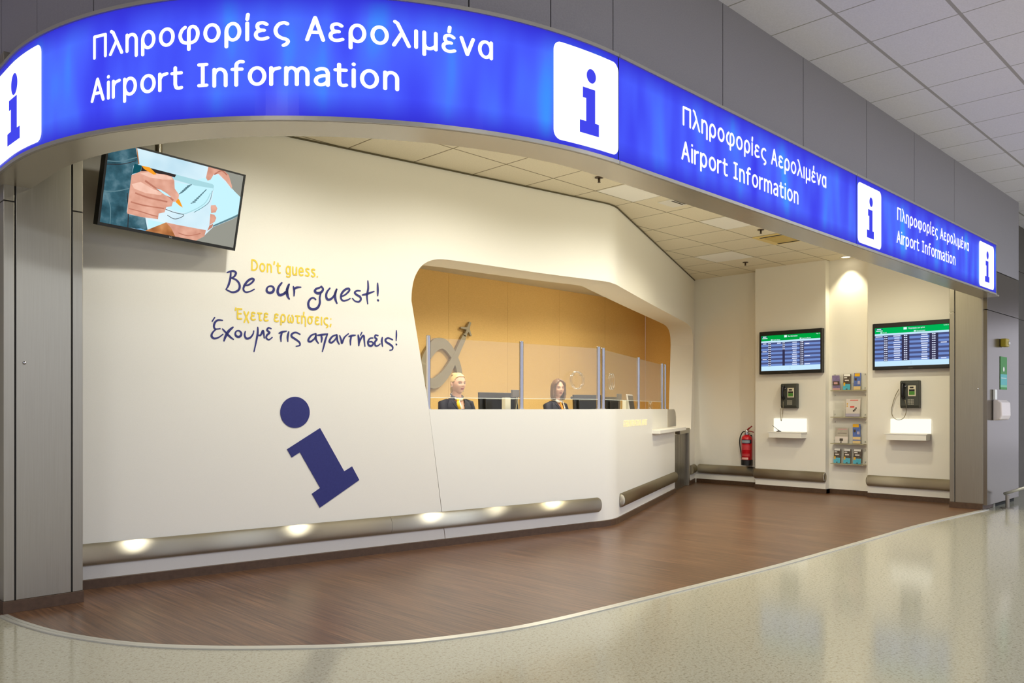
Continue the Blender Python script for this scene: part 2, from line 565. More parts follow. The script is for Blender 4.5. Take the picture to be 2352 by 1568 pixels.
# white front wall of the office with its rounded opening
ztop_ctl = [(945, 690), (946, 668), (950, 645), (958, 625), (970, 609), (987, 599), (1010, 595), (1050, 599), (1120, 609), (1250, 628), (1390, 646)]
ztop_ctl2 = [(1420, 656), (1486, 693), (1540, 722), (1570, 738), (1582, 746), (1588, 756), (1591, 770), (1592, 792)]
def smooth_tab(t, n=4):
    q = [(p.x, p.y) for p in catmull([Vector((a, b, 0)) for a, b in t], n)]
    out = [q[0]]
    for p in q[1:]:
        if p[0] > out[-1][0] + 1e-4: out.append(p)
    return out
top = smooth_tab([wpx(x, y) for x, y in ztop_ctl] + [wpx(x, y) for x, y in ztop_ctl2])
S_L, S_R = top[0][0], top[-1][0]
left_bot = wpx(985, 937)
right_bot = wpx(1587, 985)
gate_l, gate_r = wpx(1550, 1000)[0], wpx(1583, 1000)[0]
S_END = SB - TB + F2.px(1598.5, 900)[0] + .25
seam0, seam1 = left_bot, wpx(1024, 1235)
ZC = 1.193                                     # counter top
Z_SH = wpx(1520, 985)[1]
def lerp_tab(tab, s):
    if s <= tab[0][0]: return tab[0][1]
    for (a, za), (b, zb) in zip(tab, tab[1:]):
        if s <= b:
            return za + (zb - za) * (s - a) / (b - a)
    return tab[-1][1]
def zhigh(s): return lerp_tab(top, s)
def zlow(s):
    if s <= left_bot[0] + 1e-6:
        return top[0][1] + (left_bot[1] - top[0][1]) * (s - S_L) / (left_bot[0] - S_L)
    if s >= right_bot[0] - 1e-6:
        return right_bot[1] + (top[-1][1] - right_bot[1]) * (s - right_bot[0]) / (S_R - right_bot[0])
    return 0
def zseam(s):
    return seam0[1] + (0 - seam0[1]) * (s - seam0[0]) / (seam1[0] - seam0[0])
ss = set([-1.5, 0, S_L, S_R, left_bot[0], right_bot[0], seam1[0], gate_r, S_END] + [t[0] for t in top])
x = -1.2
while x < S_END:
    ss.add(x); x += 0.25
for i in range(13): ss.add(SA + (SB - SA) * i / 12)
for i in range(16): ss.add(S_L + (left_bot[0] - S_L) * i / 15)
ss = sorted(ss)
TW = 0.36
m = MB()
def strip(o, flip=False):
    for a, b in zip(ss, ss[1:]):
        if b - a < 1e-6: continue
        mid = (a + b) / 2
        if mid < S_L or mid > S_R:
            m.face([W(a, o, 0), W(b, o, 0), W(b, o, H_BOOTH), W(a, o, H_BOOTH)])
            continue
        m.face([W(a, o, zhigh(a)), W(b, o, zhigh(b)), W(b, o, H_BOOTH), W(a, o, H_BOOTH)])
        if mid < left_bot[0]:
            m.face([W(a, o, 0), W(b, o, 0), W(b, o, zlow(b)), W(a, o, zlow(a))])
        elif mid < seam1[0]:
            m.face([W(a, o, 0), W(b, o, 0), W(b, o, max(0, zseam(b))), W(a, o, zseam(a))])
        if mid > right_bot[0]:
            m.face([W(a, o, 0), W(b, o, 0), W(b, o, zlow(b)), W(a, o, zlow(a))])
        elif mid > gate_r and mid < right_bot[0]:
            m.face([W(a, o, 0), W(b, o, 0), W(b, o, right_bot[1]), W(a, o, right_bot[1])])
strip(0); strip(-TW)
outline = [left_bot] + [(S_L, top[0][1])] + top[1:] + [right_bot, (gate_r, right_bot[1]), (gate_r, 0)]
for (a, za), (b, zb) in zip(outline, outline[1:]):
    n = 1 if abs(b - a) < .1 else 12
    for i in range(n):
        s0, s1 = a + (b - a) * i / n, a + (b - a) * (i + 1) / n
        z0, z1 = (za + (zb - za) * i / n, za + (zb - za) * (i + 1) / n)
        if n > 1 and b > a and a >= S_L - 1e-9 and za > 1.6 and zb > 1.6:
            z0, z1 = (zhigh(s0), zhigh(s1))
        m.face([W(s0, 0, z0), W(s1, 0, z1), W(s1, -TW, z1), W(s0, -TW, z0)])
struct(m.build('wall_left', WALL), 'white wall with the rounded office opening')

# dark reveal line between booth ceiling and white wall
m = MB()
rings = []
for s in [t for t in ss]:
    rings.append([W(s, .002, H_BOOTH - .012), W(s, .012, H_BOOTH - .012), W(s, .012, H_BOOTH - .001), W(s, .002, H_BOOTH - .001)])
m.loft(rings)
struct(m.build('trim_3', mat('dark_edge_profile', (92, 84, 58), .7)), 'thin dark ceiling profile along the white wall')

# brown skirting along the bent wall and counter
def skirting(s0, s1, h=0.068):
    m = MB(); n = max(2, int((s1 - s0) / .1)); rings = []
    for i in range(n + 1):
        s = s0 + (s1 - s0) * i / n
        rings.append([W(s, .001, .003), W(s, .014, .003), W(s, .014, h - .004), W(s, .010, h), W(s, .001, h)])
    m.loft(rings)
    return m
struct(skirting(-.3, gate_l).build('baseboard_left', BASE), 'brown skirting along the white wall and counter')
struct(skirting(gate_r, S_END).build('baseboard_left.001', BASE), 'short brown skirting beside the low gate')

# right-hand wall with the phones
m = MB()
prof = [(XA, 7.28), (XA, 6.035), (XB, 6.035), (XB, 4.96), (XN, 4.96), (XN, 4.357), (XD, 4.357), (XD, 2.83)]
for a, b in zip(prof, prof[1:]):
    m.face([(a[0], a[1], 0), (b[0], b[1], 0), (b[0], b[1], H_BOOTH), (a[0], a[1], H_BOOTH)])
m.face([(XA, 8.22, 0), (XA, 7.28, 0), (XA, 7.28, H_BOOTH), (XA, 8.22, H_BOOTH)], 1)
struct(m.build('wall_right', [WALL, OCHRE]), 'white stepped wall with phones and screens')
m = MB()
off = .014
prof2 = [(XA - off, 7.2), (XA - off, 6.035 + .0), (XB - off, 6.035 + .0), (XB - off, 4.96 - off), (XN - off, 4.96 - off), (XN - off, 4.357), (XD - off, 4.357), (XD - off, 3.2)]
m.prism(prof2 + [(x_ + off - .001, y_) for x_, y_ in prof2[::-1]], lambda u, v, w_: Vector((u, v, w_)), .003, .068)
struct(m.build('baseboard_right', BASE), 'brown skirting below the phone wall')

# ochre office behind the counter
m = MB()
for i in range(10):                            # fabric panels with hairline joints
    a, b = .4 + i * 1.105, .4 + (i + 1) * 1.105
    m.box(FB, a + .0015, b - .0015, -.02, 0, 0, 3.0)
struct(m.build('wall_back', OCHRE), 'ochre panelled back wall of the office')
m = MB()
m.face([(.4, 5.9, 0), (.4, 8.24, 0), (.4, 8.24, 3.0), (.4, 5.9, 3.0)])
struct(m.build('wall_side', OCHRE), 'ochre side wall of the office')
m = MB()
m.face([(.4, 8.24, 3.0), (11.45, 8.24, 3.0)] + [tuple(W(9.9, -TW - .01, 3.0)), tuple(MIT(-TW - .01, 3.0)), tuple(W(-1, -TW - .01, 3.0))])
struct(m.build('ceiling.002', mat('office_ceiling', (225, 220, 205), .8)), 'plain ceiling of the office')
m = MB()
m.prism([(.42, 8.19), (11.44, 8.19)] + [tuple(W(9.4, -TW - .62, 0))[:2], tuple(MIT(-TW - .62, 0))[:2], tuple(W(-1, -TW - .62, 0))[:2]], lambda u, v, w_: Vector((u, v, w_)), .006, .28)
struct(m.build('floor.002', mat('office_carpet', (88, 84, 80), .9)), 'raised grey floor behind the counter')

# steel columns
def column(name, fr_in, s0, s1, dep, h, joints_s, zj, label, mirror=False):
    root = thing(name, label, 'column', fr_in.P(s0, 0, 0))
    root['kind'] = 'structure'
    m = MB(); m.box(fr_in, s0 + .004, s1 - .004, -dep, -.006, 0, h)
    m.build('core', JOINT, root)
    ed = [s0] + joints_s + [s1]
    for i, (a, b) in enumerate(zip(ed, ed[1:])):
        g0 = 0 if i == 0 else .004; g1 = 0 if i == len(ed) - 2 else .004
        m = MB()
        zs = [.075, zj, h] if i != 1 or len(ed) != 4 else [.075, h]
        for z0, z1 in zip(zs, zs[1:]):
            m.box(fr_in, a + g0, b - g1, -.03 if 0 < i < len(ed) - 2 else -dep, 0, z0 + (.003 if z0 > .1 else 0), z1 - (.003 if z1 < h else 0))
        m.build('cladding', STEEL, root, bevel=.003)
    m = MB(); m.box(fr_in, s0 - .004, s1 + .004, -dep - .004, .006, .003, .075)
    m.build('plinth', BASE, root, bevel=.002)
    return root
FL = Frame((1.26, 5.43), (1, 0))
sL = [FL.px(p, 900)[0] for p in (8, 35, 165, 190.5)]
colL = column('steel_column', FL, sL[0], sL[3], .42, H_BOOTH - .01, sL[1:3], FL.px(20, 461)[1], 'brushed steel column under the curved end of the sign')
m = MB(); c = FL.at(56, 833)
m.lathe(c, [(.0001, .008), (.008, .008), (.010, .004), (.010, -.002)], 14, axis=(0, -1, 0))
m.build('lock', CHROME, colL, smooth=True)
FC = FV(XC)
sR = [FC.px(p, 900)[0] for p in (2181, 2193, 2257.5)] + [8.0 - 2.80]
colR = column('steel_column', FC, sR[0], sR[3] - .05, .42, H_BOOTH - .01, sR[1:3], FC.px(2187, 717)[1], 'brushed steel column at the far straight end of the sign')
m = MB(); c = FC.at(2246, 893)
m.lathe(c, [(.0001, .008), (.008, .008), (.010, .004), (.010, -.002)], 14, axis=(-1, 0, 0))
m.build('lock', CHROME, colR, smooth=True)

# polished facade panel beside the far column, then the dark grey wall beyond
STEEL2 = mat('polished_panel', (128, 119, 104), 0.2, 0.85, rvar=.03, scale=2)
m = MB()
s0, s1 = XC + .003, 12.09
zj1, zj2 = 2.365, 2.855
for z0, z1 in ((0.06, zj1 - .004), (zj1 + .004, zj2 - .004)):
    m.box(FX, s0, s1, -.05, 0, z0, z1)
struct(m.build('wall_front.002', STEEL2, bevel=.002), 'polished metal wall beside the far column')
m = MB(); m.box(FX, s0, s1 - .003, -.3, -.052, 0, H_HALL - .01)
struct(m.build('wall_front.003', JOINT), 'dark core behind the polished wall')
FARGREY = mat('dark_grey_far_wall', (84, 78, 68), .6, var=4)
m = MB()
fd = Frame((12.09, 3.15), (1, 0))
for z0, z1 in ((0, 1.55), (1.556, 2.5), (2.506, 3.2), (3.206, H_HALL)):
    m.box(fd, .0, 14, -.05, 0, z0, z1)
struct(m.build('wall_far', FARGREY), 'dark grey wall beyond the polished facade')
# ================================================================== TEXT
def text_geo(body, bold=0.0):
    c = bpy.data.curves.new('t', 'FONT')
    c.body = body; c.offset = bold; c.resolution_u = 4
    o = bpy.data.objects.new('t', c)
    me = o.to_mesh()
    v = [(p.co.x, p.co.y) for p in me.vertices]
    f = [tuple(p.vertices) for p in me.polygons]
    o.to_mesh_clear()
    bpy.data.objects.remove(o); bpy.data.curves.remove(c)
    return v, f
CAPH = max(y for x, y in text_geo('E')[0])
def put_text(m, body, fn, u0, u1, z0, cap, bold=0.0, mi=0):
    """letters from u0 to u1 on baseline z0; fn(u, z) -> point"""
    if not isinstance(body, tuple):
        v, f = text_geo(body, bold)
        xa, xb = min(p[0] for p in v), max(p[0] for p in v)
    else:                                         # airport line: the capital I carries slab serifs
        a, b = body
        va, fa = text_geo(a, bold); vb, fb = text_geo(b, bold)
        xa = min(p[0] for p in va); ea = max(p[0] for p in va)
        t = .105 + bold * 2; w_ = .38; x = ea + .26
        iv = [(x, 0), (x + w_, 0), (x + w_, t * .9), (x + w_ / 2 + t / 2, t * .9), (x + w_ / 2 + t / 2, CAPH - t * .9), (x + w_, CAPH - t * .9), (x + w_, CAPH), (x, CAPH), (x, CAPH - t * .9), (x + w_ / 2 - t / 2, CAPH - t * .9), (x + w_ / 2 - t / 2, t * .9), (x, t * .9)]
        sh = x + w_ + .09 - min(p[0] for p in vb)
        v = va + iv + [(p[0] + sh, p[1]) for p in vb]
        f = fa + [tuple(range(len(va), len(va) + 12))] + [tuple(i + len(va) + 12 for i in q) for q in fb]
        xb = max(p[0] for p in v)
    k0 = len(m.v)
    for x, y in v:
        m.vert(fn(u0 + (x - xa) * (u1 - u0) / (xb - xa), z0 + y * cap / CAPH))
    for q in f:
        m.idx([i + k0 for i in q], mi)


# monoline sans letters drawn as strokes (capital height 1), like the sign's lettering
def arc(cx, cy, rx, ry, a0, a1, n=14):
    return [(cx + rx * math.cos(math.radians(a0 + (a1 - a0) * i / n)), cy + ry * math.sin(math.radians(a0 + (a1 - a0) * i / n))) for i in range(n + 1)]
def sm3(*p):
    return [(q.x, q.y) for q in catmull([Vector((x, y, 0)) for x, y in p], 5)]
XH = .70
def arch(x, w_, bot):
    return arc(x + w_ / 2, .44, w_ / 2, .26, 172, 0, 12) + [(x + w_, bot)]
ETA = [[(0, 0), (0, XH)], arch(0, .40, -.24)]
EPS = [sm3((.37, .63), (.25, XH), (.09, .665), (.05, .53), (.12, .41), (.28, .385)), sm3((.20, .385), (.04, .32), (0, .18), (.07, .05), (.22, .015), (.40, .07))]
SIGF = [sm3((.40, .65), (.28, XH), (.10, .62), (.0, .40), (.05, .18), (.20, .06), (.36, .0), (.42, -.09), (.36, -.2), (.27, -.25))]
AL = [arc(.22, .36, .22, .34, 0, 360, 26), [(.44, 0), (.44, XH)]]
OO = [arc(.245, .36, .245, .345, 0, 360, 26)]
TICK = lambda x: [[(x, .86), (x + .025, 1.06)]]
GL = {
 'Π': [[(0, 0), (0, .935), (.54, .935), (.54, 0)]], 'λ': [[(.04, 1.0), (.13, .93), (.52, 0)], [(.285, .56), (0, 0)]], 'η': ETA, 'ή': ETA + TICK(.2),
 'ρ': [arc(.23, .36, .23, .345, 0, 360, 26), [(0, .36), (0, -.26)]], 'ο': OO, 'o': OO,
 'φ': [sm3((.19, .685), (.07, .57), (0, .34), (.07, .11), (.20, .025), (.33, .01)), [(.33, -.26), (.33, .52)] + arc(.47, .50, .14, .20, 170, 60, 6)[0:] + sm3((.56, .67), (.65, .52), (.66, .30), (.58, .10), (.44, .02), (.33, .01))],
 'ι': [[(0, 0), (0, XH)]], 'ί': [[(0, 0), (0, XH)]] + TICK(0), 'ε': EPS, 'έ': EPS + TICK(.2), 'ς': SIGF,
 'Α': [[(0, 0), (.27, .935), (.54, 0)], [(.10, .32), (.44, .32)]], 'μ': [[(0, -.26), (0, XH)], sm3((0, .2), (.06, .06), (.18, .01), (.31, .06), (.41, .16)), [(.41, 0), (.41, XH)]],
 'ν': [[(0, XH), (.22, .0), (.44, XH)]], 'α': AL, 'i': [[(0, 0), (0, XH)], [(0, .925), (0, .945)]],
 'r': [[(0, 0), (0, XH)], sm3((0, .48), (.09, .63), (.27, .69))], 'p': [arc(.23, .36, .23, .345, 0, 360, 26), [(0, XH), (0, -.26)]],
 't': [[(.12, .90), (.12, .2)] + sm3((.12, .2), (.16, .06), (.25, .02), (.35, .04)), [(0, .665), (.34, .665)]], 'I': [[(0, .935), (.27, .935)], [(0, .06), (.27, .06)], [(.135, .06), (.135, .935)]],
 'n': [[(0, 0), (0, XH)], arch(0, .40, 0)], 'f': [sm3((.36, .97), (.25, .98), (.15, .90), (.13, .75)) + [(.13, 0)], [(0, .665), (.32, .665)]], 'm': [[(0, 0), (0, XH)], arch(0, .35, 0), arch(.35, .35, 0)],
 'a': [sm3((.04, .63), (.17, .69), (.32, .66), (.39, .52)) + [(.39, 0)], sm3((.39, .40), (.20, .39), (.04, .30), (.0, .16), (.08, .03), (.22, .02), (.33, .09), (.39, .18))],
 'D': [[(0, .03), (0, .935), (.14, .935)] + arc(.16, .48, .38, .455, 88, -88, 16) + [(.0, .03)]], "'": [[(.04, .98), (0, .76)]], 'g': [arc(.21, .36, .21, .34, 0, 360, 26), [(.42, XH), (.42, -.08)] + sm3((.42, -.08), (.36, -.21), (.2, -.25), (.04, -.21))],
 'u': [[(0, XH), (0, .24)] + sm3((0, .24), (.05, .06), (.18, .01), (.32, .07), (.40, .18)), [(.40, 0), (.40, XH)]], 'e': [[(.01, .37), (.44, .37)] + sm3((.44, .37), (.40, .60), (.23, .70), (.06, .60), (0, .36), (.06, .10), (.24, .01), (.41, .07))],
 's': [sm3((.35, .65), (.2, .70), (.05, .63), (.05, .48), (.2, .38), (.35, .26), (.34, .09), (.18, .01), (0, .06))], '.': [[(0, .04), (0, .06)]],
 'Έ': [[(-.16, .98), (-.2, .78)], [(.42, .935), (.02, .935), (.02, .04), (.42, .04)], [(.02, .50), (.37, .50)]], 'χ': [[(0, XH), (.44, -.25)], [(.44, XH), (0, -.25)]], 'τ': [[(0, .665), (.42, .665)], [(.2, .66), (.2, .16)] + sm3((.2, .16), (.25, .03), (.38, .03))],
 'ω': [sm3((.13, .69), (.0, .44), (.04, .10), (.16, .02), (.28, .14)) + [(.29, .46)], sm3((.45, .69), (.58, .44), (.54, .10), (.42, .02), (.30, .14)) + [(.29, .46)]], 'σ': [arc(.22, .35, .22, .33, 0, 360, 26), [(.22, .68), (.54, .68)]], ';': [[(.06, .60), (.06, .62)], [(.06, .08), (0, -.14)]],
}
KERN = {'λ': -.07, 'Α': -.06, 'A': -.06, 'ν': -.05, 'r': -.09, 't': -.05, 'f': -.08, 'χ': -.04, 'τ': -.06, 'ι': .02}
GL['A'] = GL['Α']
LAY = [0]
def put_strokes(m, body, fn, u0, u1, z0, cap, sw=.138, mi=0, gapx=.135, space=.40):
    x, runs = 0.0, []
    for ch in body:
        if ch == ' ':
            x += space; continue
        gl = GL[ch]
        lo = min(p[0] for st in gl for p in st); hi = max(p[0] for st in gl for p in st)
        kx = KERN.get(ch, 0) / 2
        x += kx
        runs += [[(p[0] - lo + x, p[1]) for p in st] for st in gl]
        x += hi - lo + sw + gapx + kx
    xmax = max(p[0] for r_ in runs for p in r_); kk = (u1 - u0 - sw * cap * .8) / xmax; off_ = sw * cap * .4
    h = sw / 2
    F_ = lambda p: fn(u0 + off_ + p[0] * kk, z0 + p[1] * cap)
    for r_ in runs:
        for a, b in zip(r_, r_[1:]):
            d = Vector((b[0] - a[0], b[1] - a[1])); 
            if d.length < 1e-6: continue
            d.normalize(); nx, ny = -d.y * h, d.x * h
            LAY[0] = (LAY[0] + 1) % 40
            m.face([F_((a[0] + nx, a[1] + ny)), F_((b[0] + nx, b[1] + ny)), F_((b[0] - nx, b[1] - ny)), F_((a[0] - nx, a[1] - ny))], mi)
        for p in r_:
            LAY[0] = (LAY[0] + 1) % 40
            m.face([F_((p[0] + h * math.cos(t), p[1] + h * math.sin(t))) for t in [2 * math.pi * i / 10 for i in range(10)]], mi)

# ================================================================== LIT SIGN
def face_mat():
    k = NT('sign_blue_face')
    t = k.t; t.nodes.remove(k.b)
    uv = k.n('UVMap'); sp = k.n('SeparateXYZ'); k.l(uv.outputs[0], sp.inputs[0])
    cb = k.n('CombineXYZ'); k.l(sp.outputs[0], cb.inputs[0]); k.l(k.math('MULTIPLY', sp.outputs[1], .12), cb.inputs[1])
    nz = k.n('TexNoise'); nz.inputs['Scale'].default_value = 4.5; nz.inputs['Detail'].default_value = 1.5
    k.l(cb.outputs[0], nz.inputs['Vector'])
    col = k.ramp(nz.outputs['Fac'], [(.30, (58, 60, 236)), (.48, (72, 92, 252)), (.60, (74, 112, 255)), (.74, (58, 150, 255))])
    # tubes end short of the box rims, so the rims glow less
    ed = k.math('MULTIPLY', k.math('MINIMUM', sp.outputs[1], k.math('SUBTRACT', 1.0, sp.outputs[1])), 5.0)
    ed = k.math('MINIMUM', ed, 1.0)
    c2 = k.mix(ed, (50, 48, 208), col)
    e = k.n('Emission'); k.l(c2, e.inputs[0]); e.inputs[1].default_value = 1.0
    gl = k.n('BsdfGlossy'); gl.inputs['Roughness'].default_value = .15
    fz = k.n('Fresnel'); fz.inputs[0].default_value = 1.35
    ms = k.n('MixShader'); k.l(k.math('MULTIPLY', fz.outputs[0], .4), ms.inputs[0]); k.l(e.outputs[0], ms.inputs[1]); k.l(gl.outputs[0], ms.inputs[2])
    out = [x for x in t.nodes if x.type == 'OUTPUT_MATERIAL'][0]
    k.l(ms.outputs[0], out.inputs[0])
    return k.m
FACE = face_mat()
SWHITE = emi('sign_white', (250, 253, 255), 1.25)
SIBLUE = emi('sign_i_blue', (66, 70, 232), 1.0)
FRAME = mat('sign_frame_grey', (176, 172, 164), .35, .5)

def sign(u0, u1, label, panels, lines, end=False):
    mid = SP((u0 + u1) / 2, 0, 2.8)
    root = thing('information_sign', label, 'lit sign', mid, 'blue airport information signs')
    m = MB(); n = max(2, int((u1 - u0) / .05))
    for i in range(n):
        a = u0 + .003 + (u1 - u0 - .006) * i / n; b = u0 + .003 + (u1 - u0 - .006) * (i + 1) / n
        m.face([SP(a, 0, ZS0 + .018), SP(b, 0, ZS0 + .018), SP(b, 0, ZS1 - .016), SP(a, 0, ZS1 - .016)], 0,
               [(a, 0), (b, 0), (b, 1), (a, 1)])
    m.build('lit_face', FACE, root, recalc=False)
    m = MB()
    path_slab(m, u0, u1, -.125, .006, ZS0 + .0165, ZS0 + .0185)
    path_slab(m, u0, u1, -.004, .010, ZS0 + .001, ZS0 + .020)
    path_slab(m, u0, u1, -.125, .010, ZS1 - .018, ZS1)
    if end:
        path_slab(m, u1 - .012, u1, -.125, .004, ZS0 + .02, ZS1 - .018)
    m.build('housing', FRAME, root)
    for (a, b, zl, zh, ipts) in panels:
        m = MB(); r = .045; N = 28
        xs = [a + (b - a) * (0.5 - 0.5 * math.cos(math.pi * i / N)) for i in range(N + 1)]
        def inset(x):
            d = min(x - a, b - x)
            return 0 if d >= r else r - math.sqrt(max(0, r * r - (r - d) ** 2))
        for x0, x1 in zip(xs, xs[1:]):
            m.face([SP(x0, .004, zl + inset(x0)), SP(x1, .004, zl + inset(x1)), SP(x1, .004, zh - inset(x1)), SP(x0, .004, zh - inset(x0))])
        pn = m.build('pictogram_panel', SWHITE, root)
        tag(pn, 'white rounded panel with a blue letter i')
        m = MB(); w_ = b - a; h_ = zh - zl
        X = lambda t: a + w_ * t
        Z = lambda t: zl + h_ * t
        st = [(.36, .13), (.655, .13), (.655, .26), (.595, .26), (.595, .61), (.405, .61), (.405, .50), (.455, .50), (.455, .26), (.36, .26)]
        for q in ([0, 1, 2, 3, 8, 9], [3, 4, 7, 8], [4, 5, 6, 7]):
            m.face([SP(X(st[i][0]), .008, Z(st[i][1])) for i in q])
        m.face([SP(X(.535 + .072 * math.cos(t)), .008, Z(.745) + w_ * .072 * 1.0 * math.sin(t) * 1.1) for t in [2 * math.pi * i / 28 for i in range(28)]])
        m.build('letter_i', SIBLUE, pn)
    for body, a, b, z, cap in lines:
        m = MB()
        put_strokes(m, body, lambda u, zz: SP(u, .005, zz), a, b, z, cap)
        m.build('lettering', SWHITE, root, recalc=False)
    return root

GR, EN = 'Πληροφορίες Αερολιμένα', 'Airport Information'
U = lambda px, py: spx(px, py)[0]
ZG, ZE, CP = 2.872, 2.668, 0.108
UA0, UA1, UA2, UA3 = -4.9, U(1423, 240), U(1967, 480), U(2288, 600)
zi0, zi1 = 2.548, 3.04
PI = []
pw = U(1427, 240) - U(1282, 220)
sign(UA0, UA1 - .012, 'large curved blue sign reading airport information above the screen and slogan',
     [(U(1, 240), U(97, 220), zi0, zi1, None), (UA1 - .016 - pw, UA1 - .016, zi0, zi1, None)],
     [(GR, U(217, 100), U(1130, 100), ZG, CP), (EN, U(213, 220), U(915, 200), ZE, CP)])
sign(UA1 - .008, UA2 - .004, 'straight blue sign section with two text lines and no pictogram panel',
     [], [(GR, U(1567, 270), U(1896, 410), ZG - .0, CP), (EN, U(1565, 370), U(1832, 460), ZE, CP)])
sign(UA2, UA3, 'blue sign section with white pictogram panels at both ends, above the phones',
     [(U(1969, 490), U(2023, 490), zi0, zi1, None), (U(2248, 600), U(2282, 610), zi0, zi1, None)],
     [(GR, U(2060, 500), U(2224, 560), ZG, CP), (EN, U(2059, 560), U(2193, 600), ZE, CP)], end=True)

# ================================================================== WALL LETTERING
def cpx(pts, ox=460, oy=560, sc=4.704):
    return [(ox + x / sc, oy + y / sc) for x, y in pts]
def cm2(pts, n=7):
    v = [Vector((x, y, 0)) for x, y in pts]
    return [(p.x, p.y) for p in catmull(v, n)] if len(pts) > 2 else pts
def stroke(m, pts, wd, taper=True):
    """brush stroke on the long white wall; pts are picture points, wd in picture pixels"""
    pts = cm2(pts)
    q = [F1.px(x, y) for x, y in pts]
    L, R, n = [], [], len(q)
    for i, (s, z) in enumerate(q):
        a, b = q[max(i - 1, 0)], q[min(i + 1, n - 1)]
        t = (b[0] - a[0], b[1] - a[1]); l = math.hypot(*t) or 1
        kk = abs(ray(*pts[i])[0] * 0 + 1)
        depth = 5.99 / abs(F1.n[0] * ray(*pts[i])[0] + F1.n[1] * ray(*pts[i])[1])
        h = wd * 1.5 * depth / FOC / 2
        f = i / (n - 1)
        if taper: h *= .72 + .45 * math.sin(math.pi * min(1, f * 1.1))
        nx, nz = -t[1] / l * h, t[0] / l * h
        L.append(F1.P(s + nx, .0025, z + nz)); R.append(F1.P(s - nx, .0025, z - nz))
    for i in range(n - 1):
        m.face([L[i], L[i + 1], R[i + 1], R[i]])
    for e, (s, z) in ((0, q[0]), (-1, q[-1])):
        r = (L[e] - R[e]).length / 2
        m.face([F1.P(s + r * math.cos(t), .0022, z + r * math.sin(t)) for t in [2 * math.pi * i / 10 for i in range(10)]])
def ell(cx, cy, rx, ry, rot=0, n=14):
    return [(cx + rx * math.cos(t) * math.cos(rot) - ry * math.sin(t) * math.sin(rot), cy + rx * math.cos(t) * math.sin(rot) + ry * math.sin(t) * math.cos(rot)) for t in [2 * math.pi * i / n - 1.2 for i in range(n + 1)]]
def hand(strokes, label, name='wall_lettering', wd=2.9):
    m = MB()
    for s in strokes:
        if isinstance(s, tuple):
            s, w_ = s
        else:
            w_ = wd
        stroke(m, cpx(s), w_)
    o = m.build(name, INDIGO, recalc=False)
    tag(o, label, 'wall lettering')
    return o
hand([
    [(290, 310), (320, 298), (358, 293), (384, 312), (372, 345), (345, 366), (328, 372)],
    [(330, 304), (322, 380), (302, 450), (278, 490)],
    [(335, 370), (385, 386), (420, 428), (424, 474), (400, 508), (350, 522), (304, 506), (278, 489)],
    [(470, 448), (520, 443), (565, 410), (576, 382), (552, 376), (510, 402), (476, 450), (466, 492), (490, 520), (540, 512), (582, 490)],
    (ell(755, 492, 40, 36, -.5), 3.4),
    ([(880, 420), (848, 462), (835, 512), (852, 550), (892, 544), (932, 510), (960, 436)], 3.6),
    ([(955, 440), (936, 500), (942, 560), (960, 594)], 3.8), ([(900, 540), (930, 522), (945, 545)], 4),
    [(1005, 460), (1014, 505), (1012, 560)], [(1012, 492), (1038, 472), (1085, 468)],
    ([(1308, 458), (1326, 490), (1302, 524), (1264, 532), (1238, 512), (1252, 486), (1290, 472), (1306, 460)], 3.4),
    ([(1304, 520), (1290, 580), (1290, 640), (1265, 690), (1220, 706), (1178, 690), (1166, 642), (1186, 598), (1220, 582), (1246, 600)], 3.4),
    ([(1400, 478), (1368, 520), (1359, 566), (1376, 600), (1412, 594), (1450, 550), (1475, 490)], 3.2),
    ([(1472, 490), (1455, 548), (1460, 602), (1475, 640)], 3.6),
    [(1520, 570), (1570, 545), (1610, 502), (1600, 482), (1560, 497), (1525, 540), (1520, 588), (1545, 614), (1590, 605), (1618, 590)],
    [(1728, 507), (1692, 506), (1668, 526), (1690, 550), (1724, 570), (1734, 600), (1710, 625), (1670, 616), (1645, 590)],
    [(1810, 400), (1813, 480), (1800, 560), (1808, 646)], [(1750, 552), (1800, 540), (1876, 513)],
    [(1915, 425), (1917, 500), (1916, 560)], ([(1918, 607), (1922, 611)], 4.4)],
    'dark blue handwritten line Be our guest on the white wall')
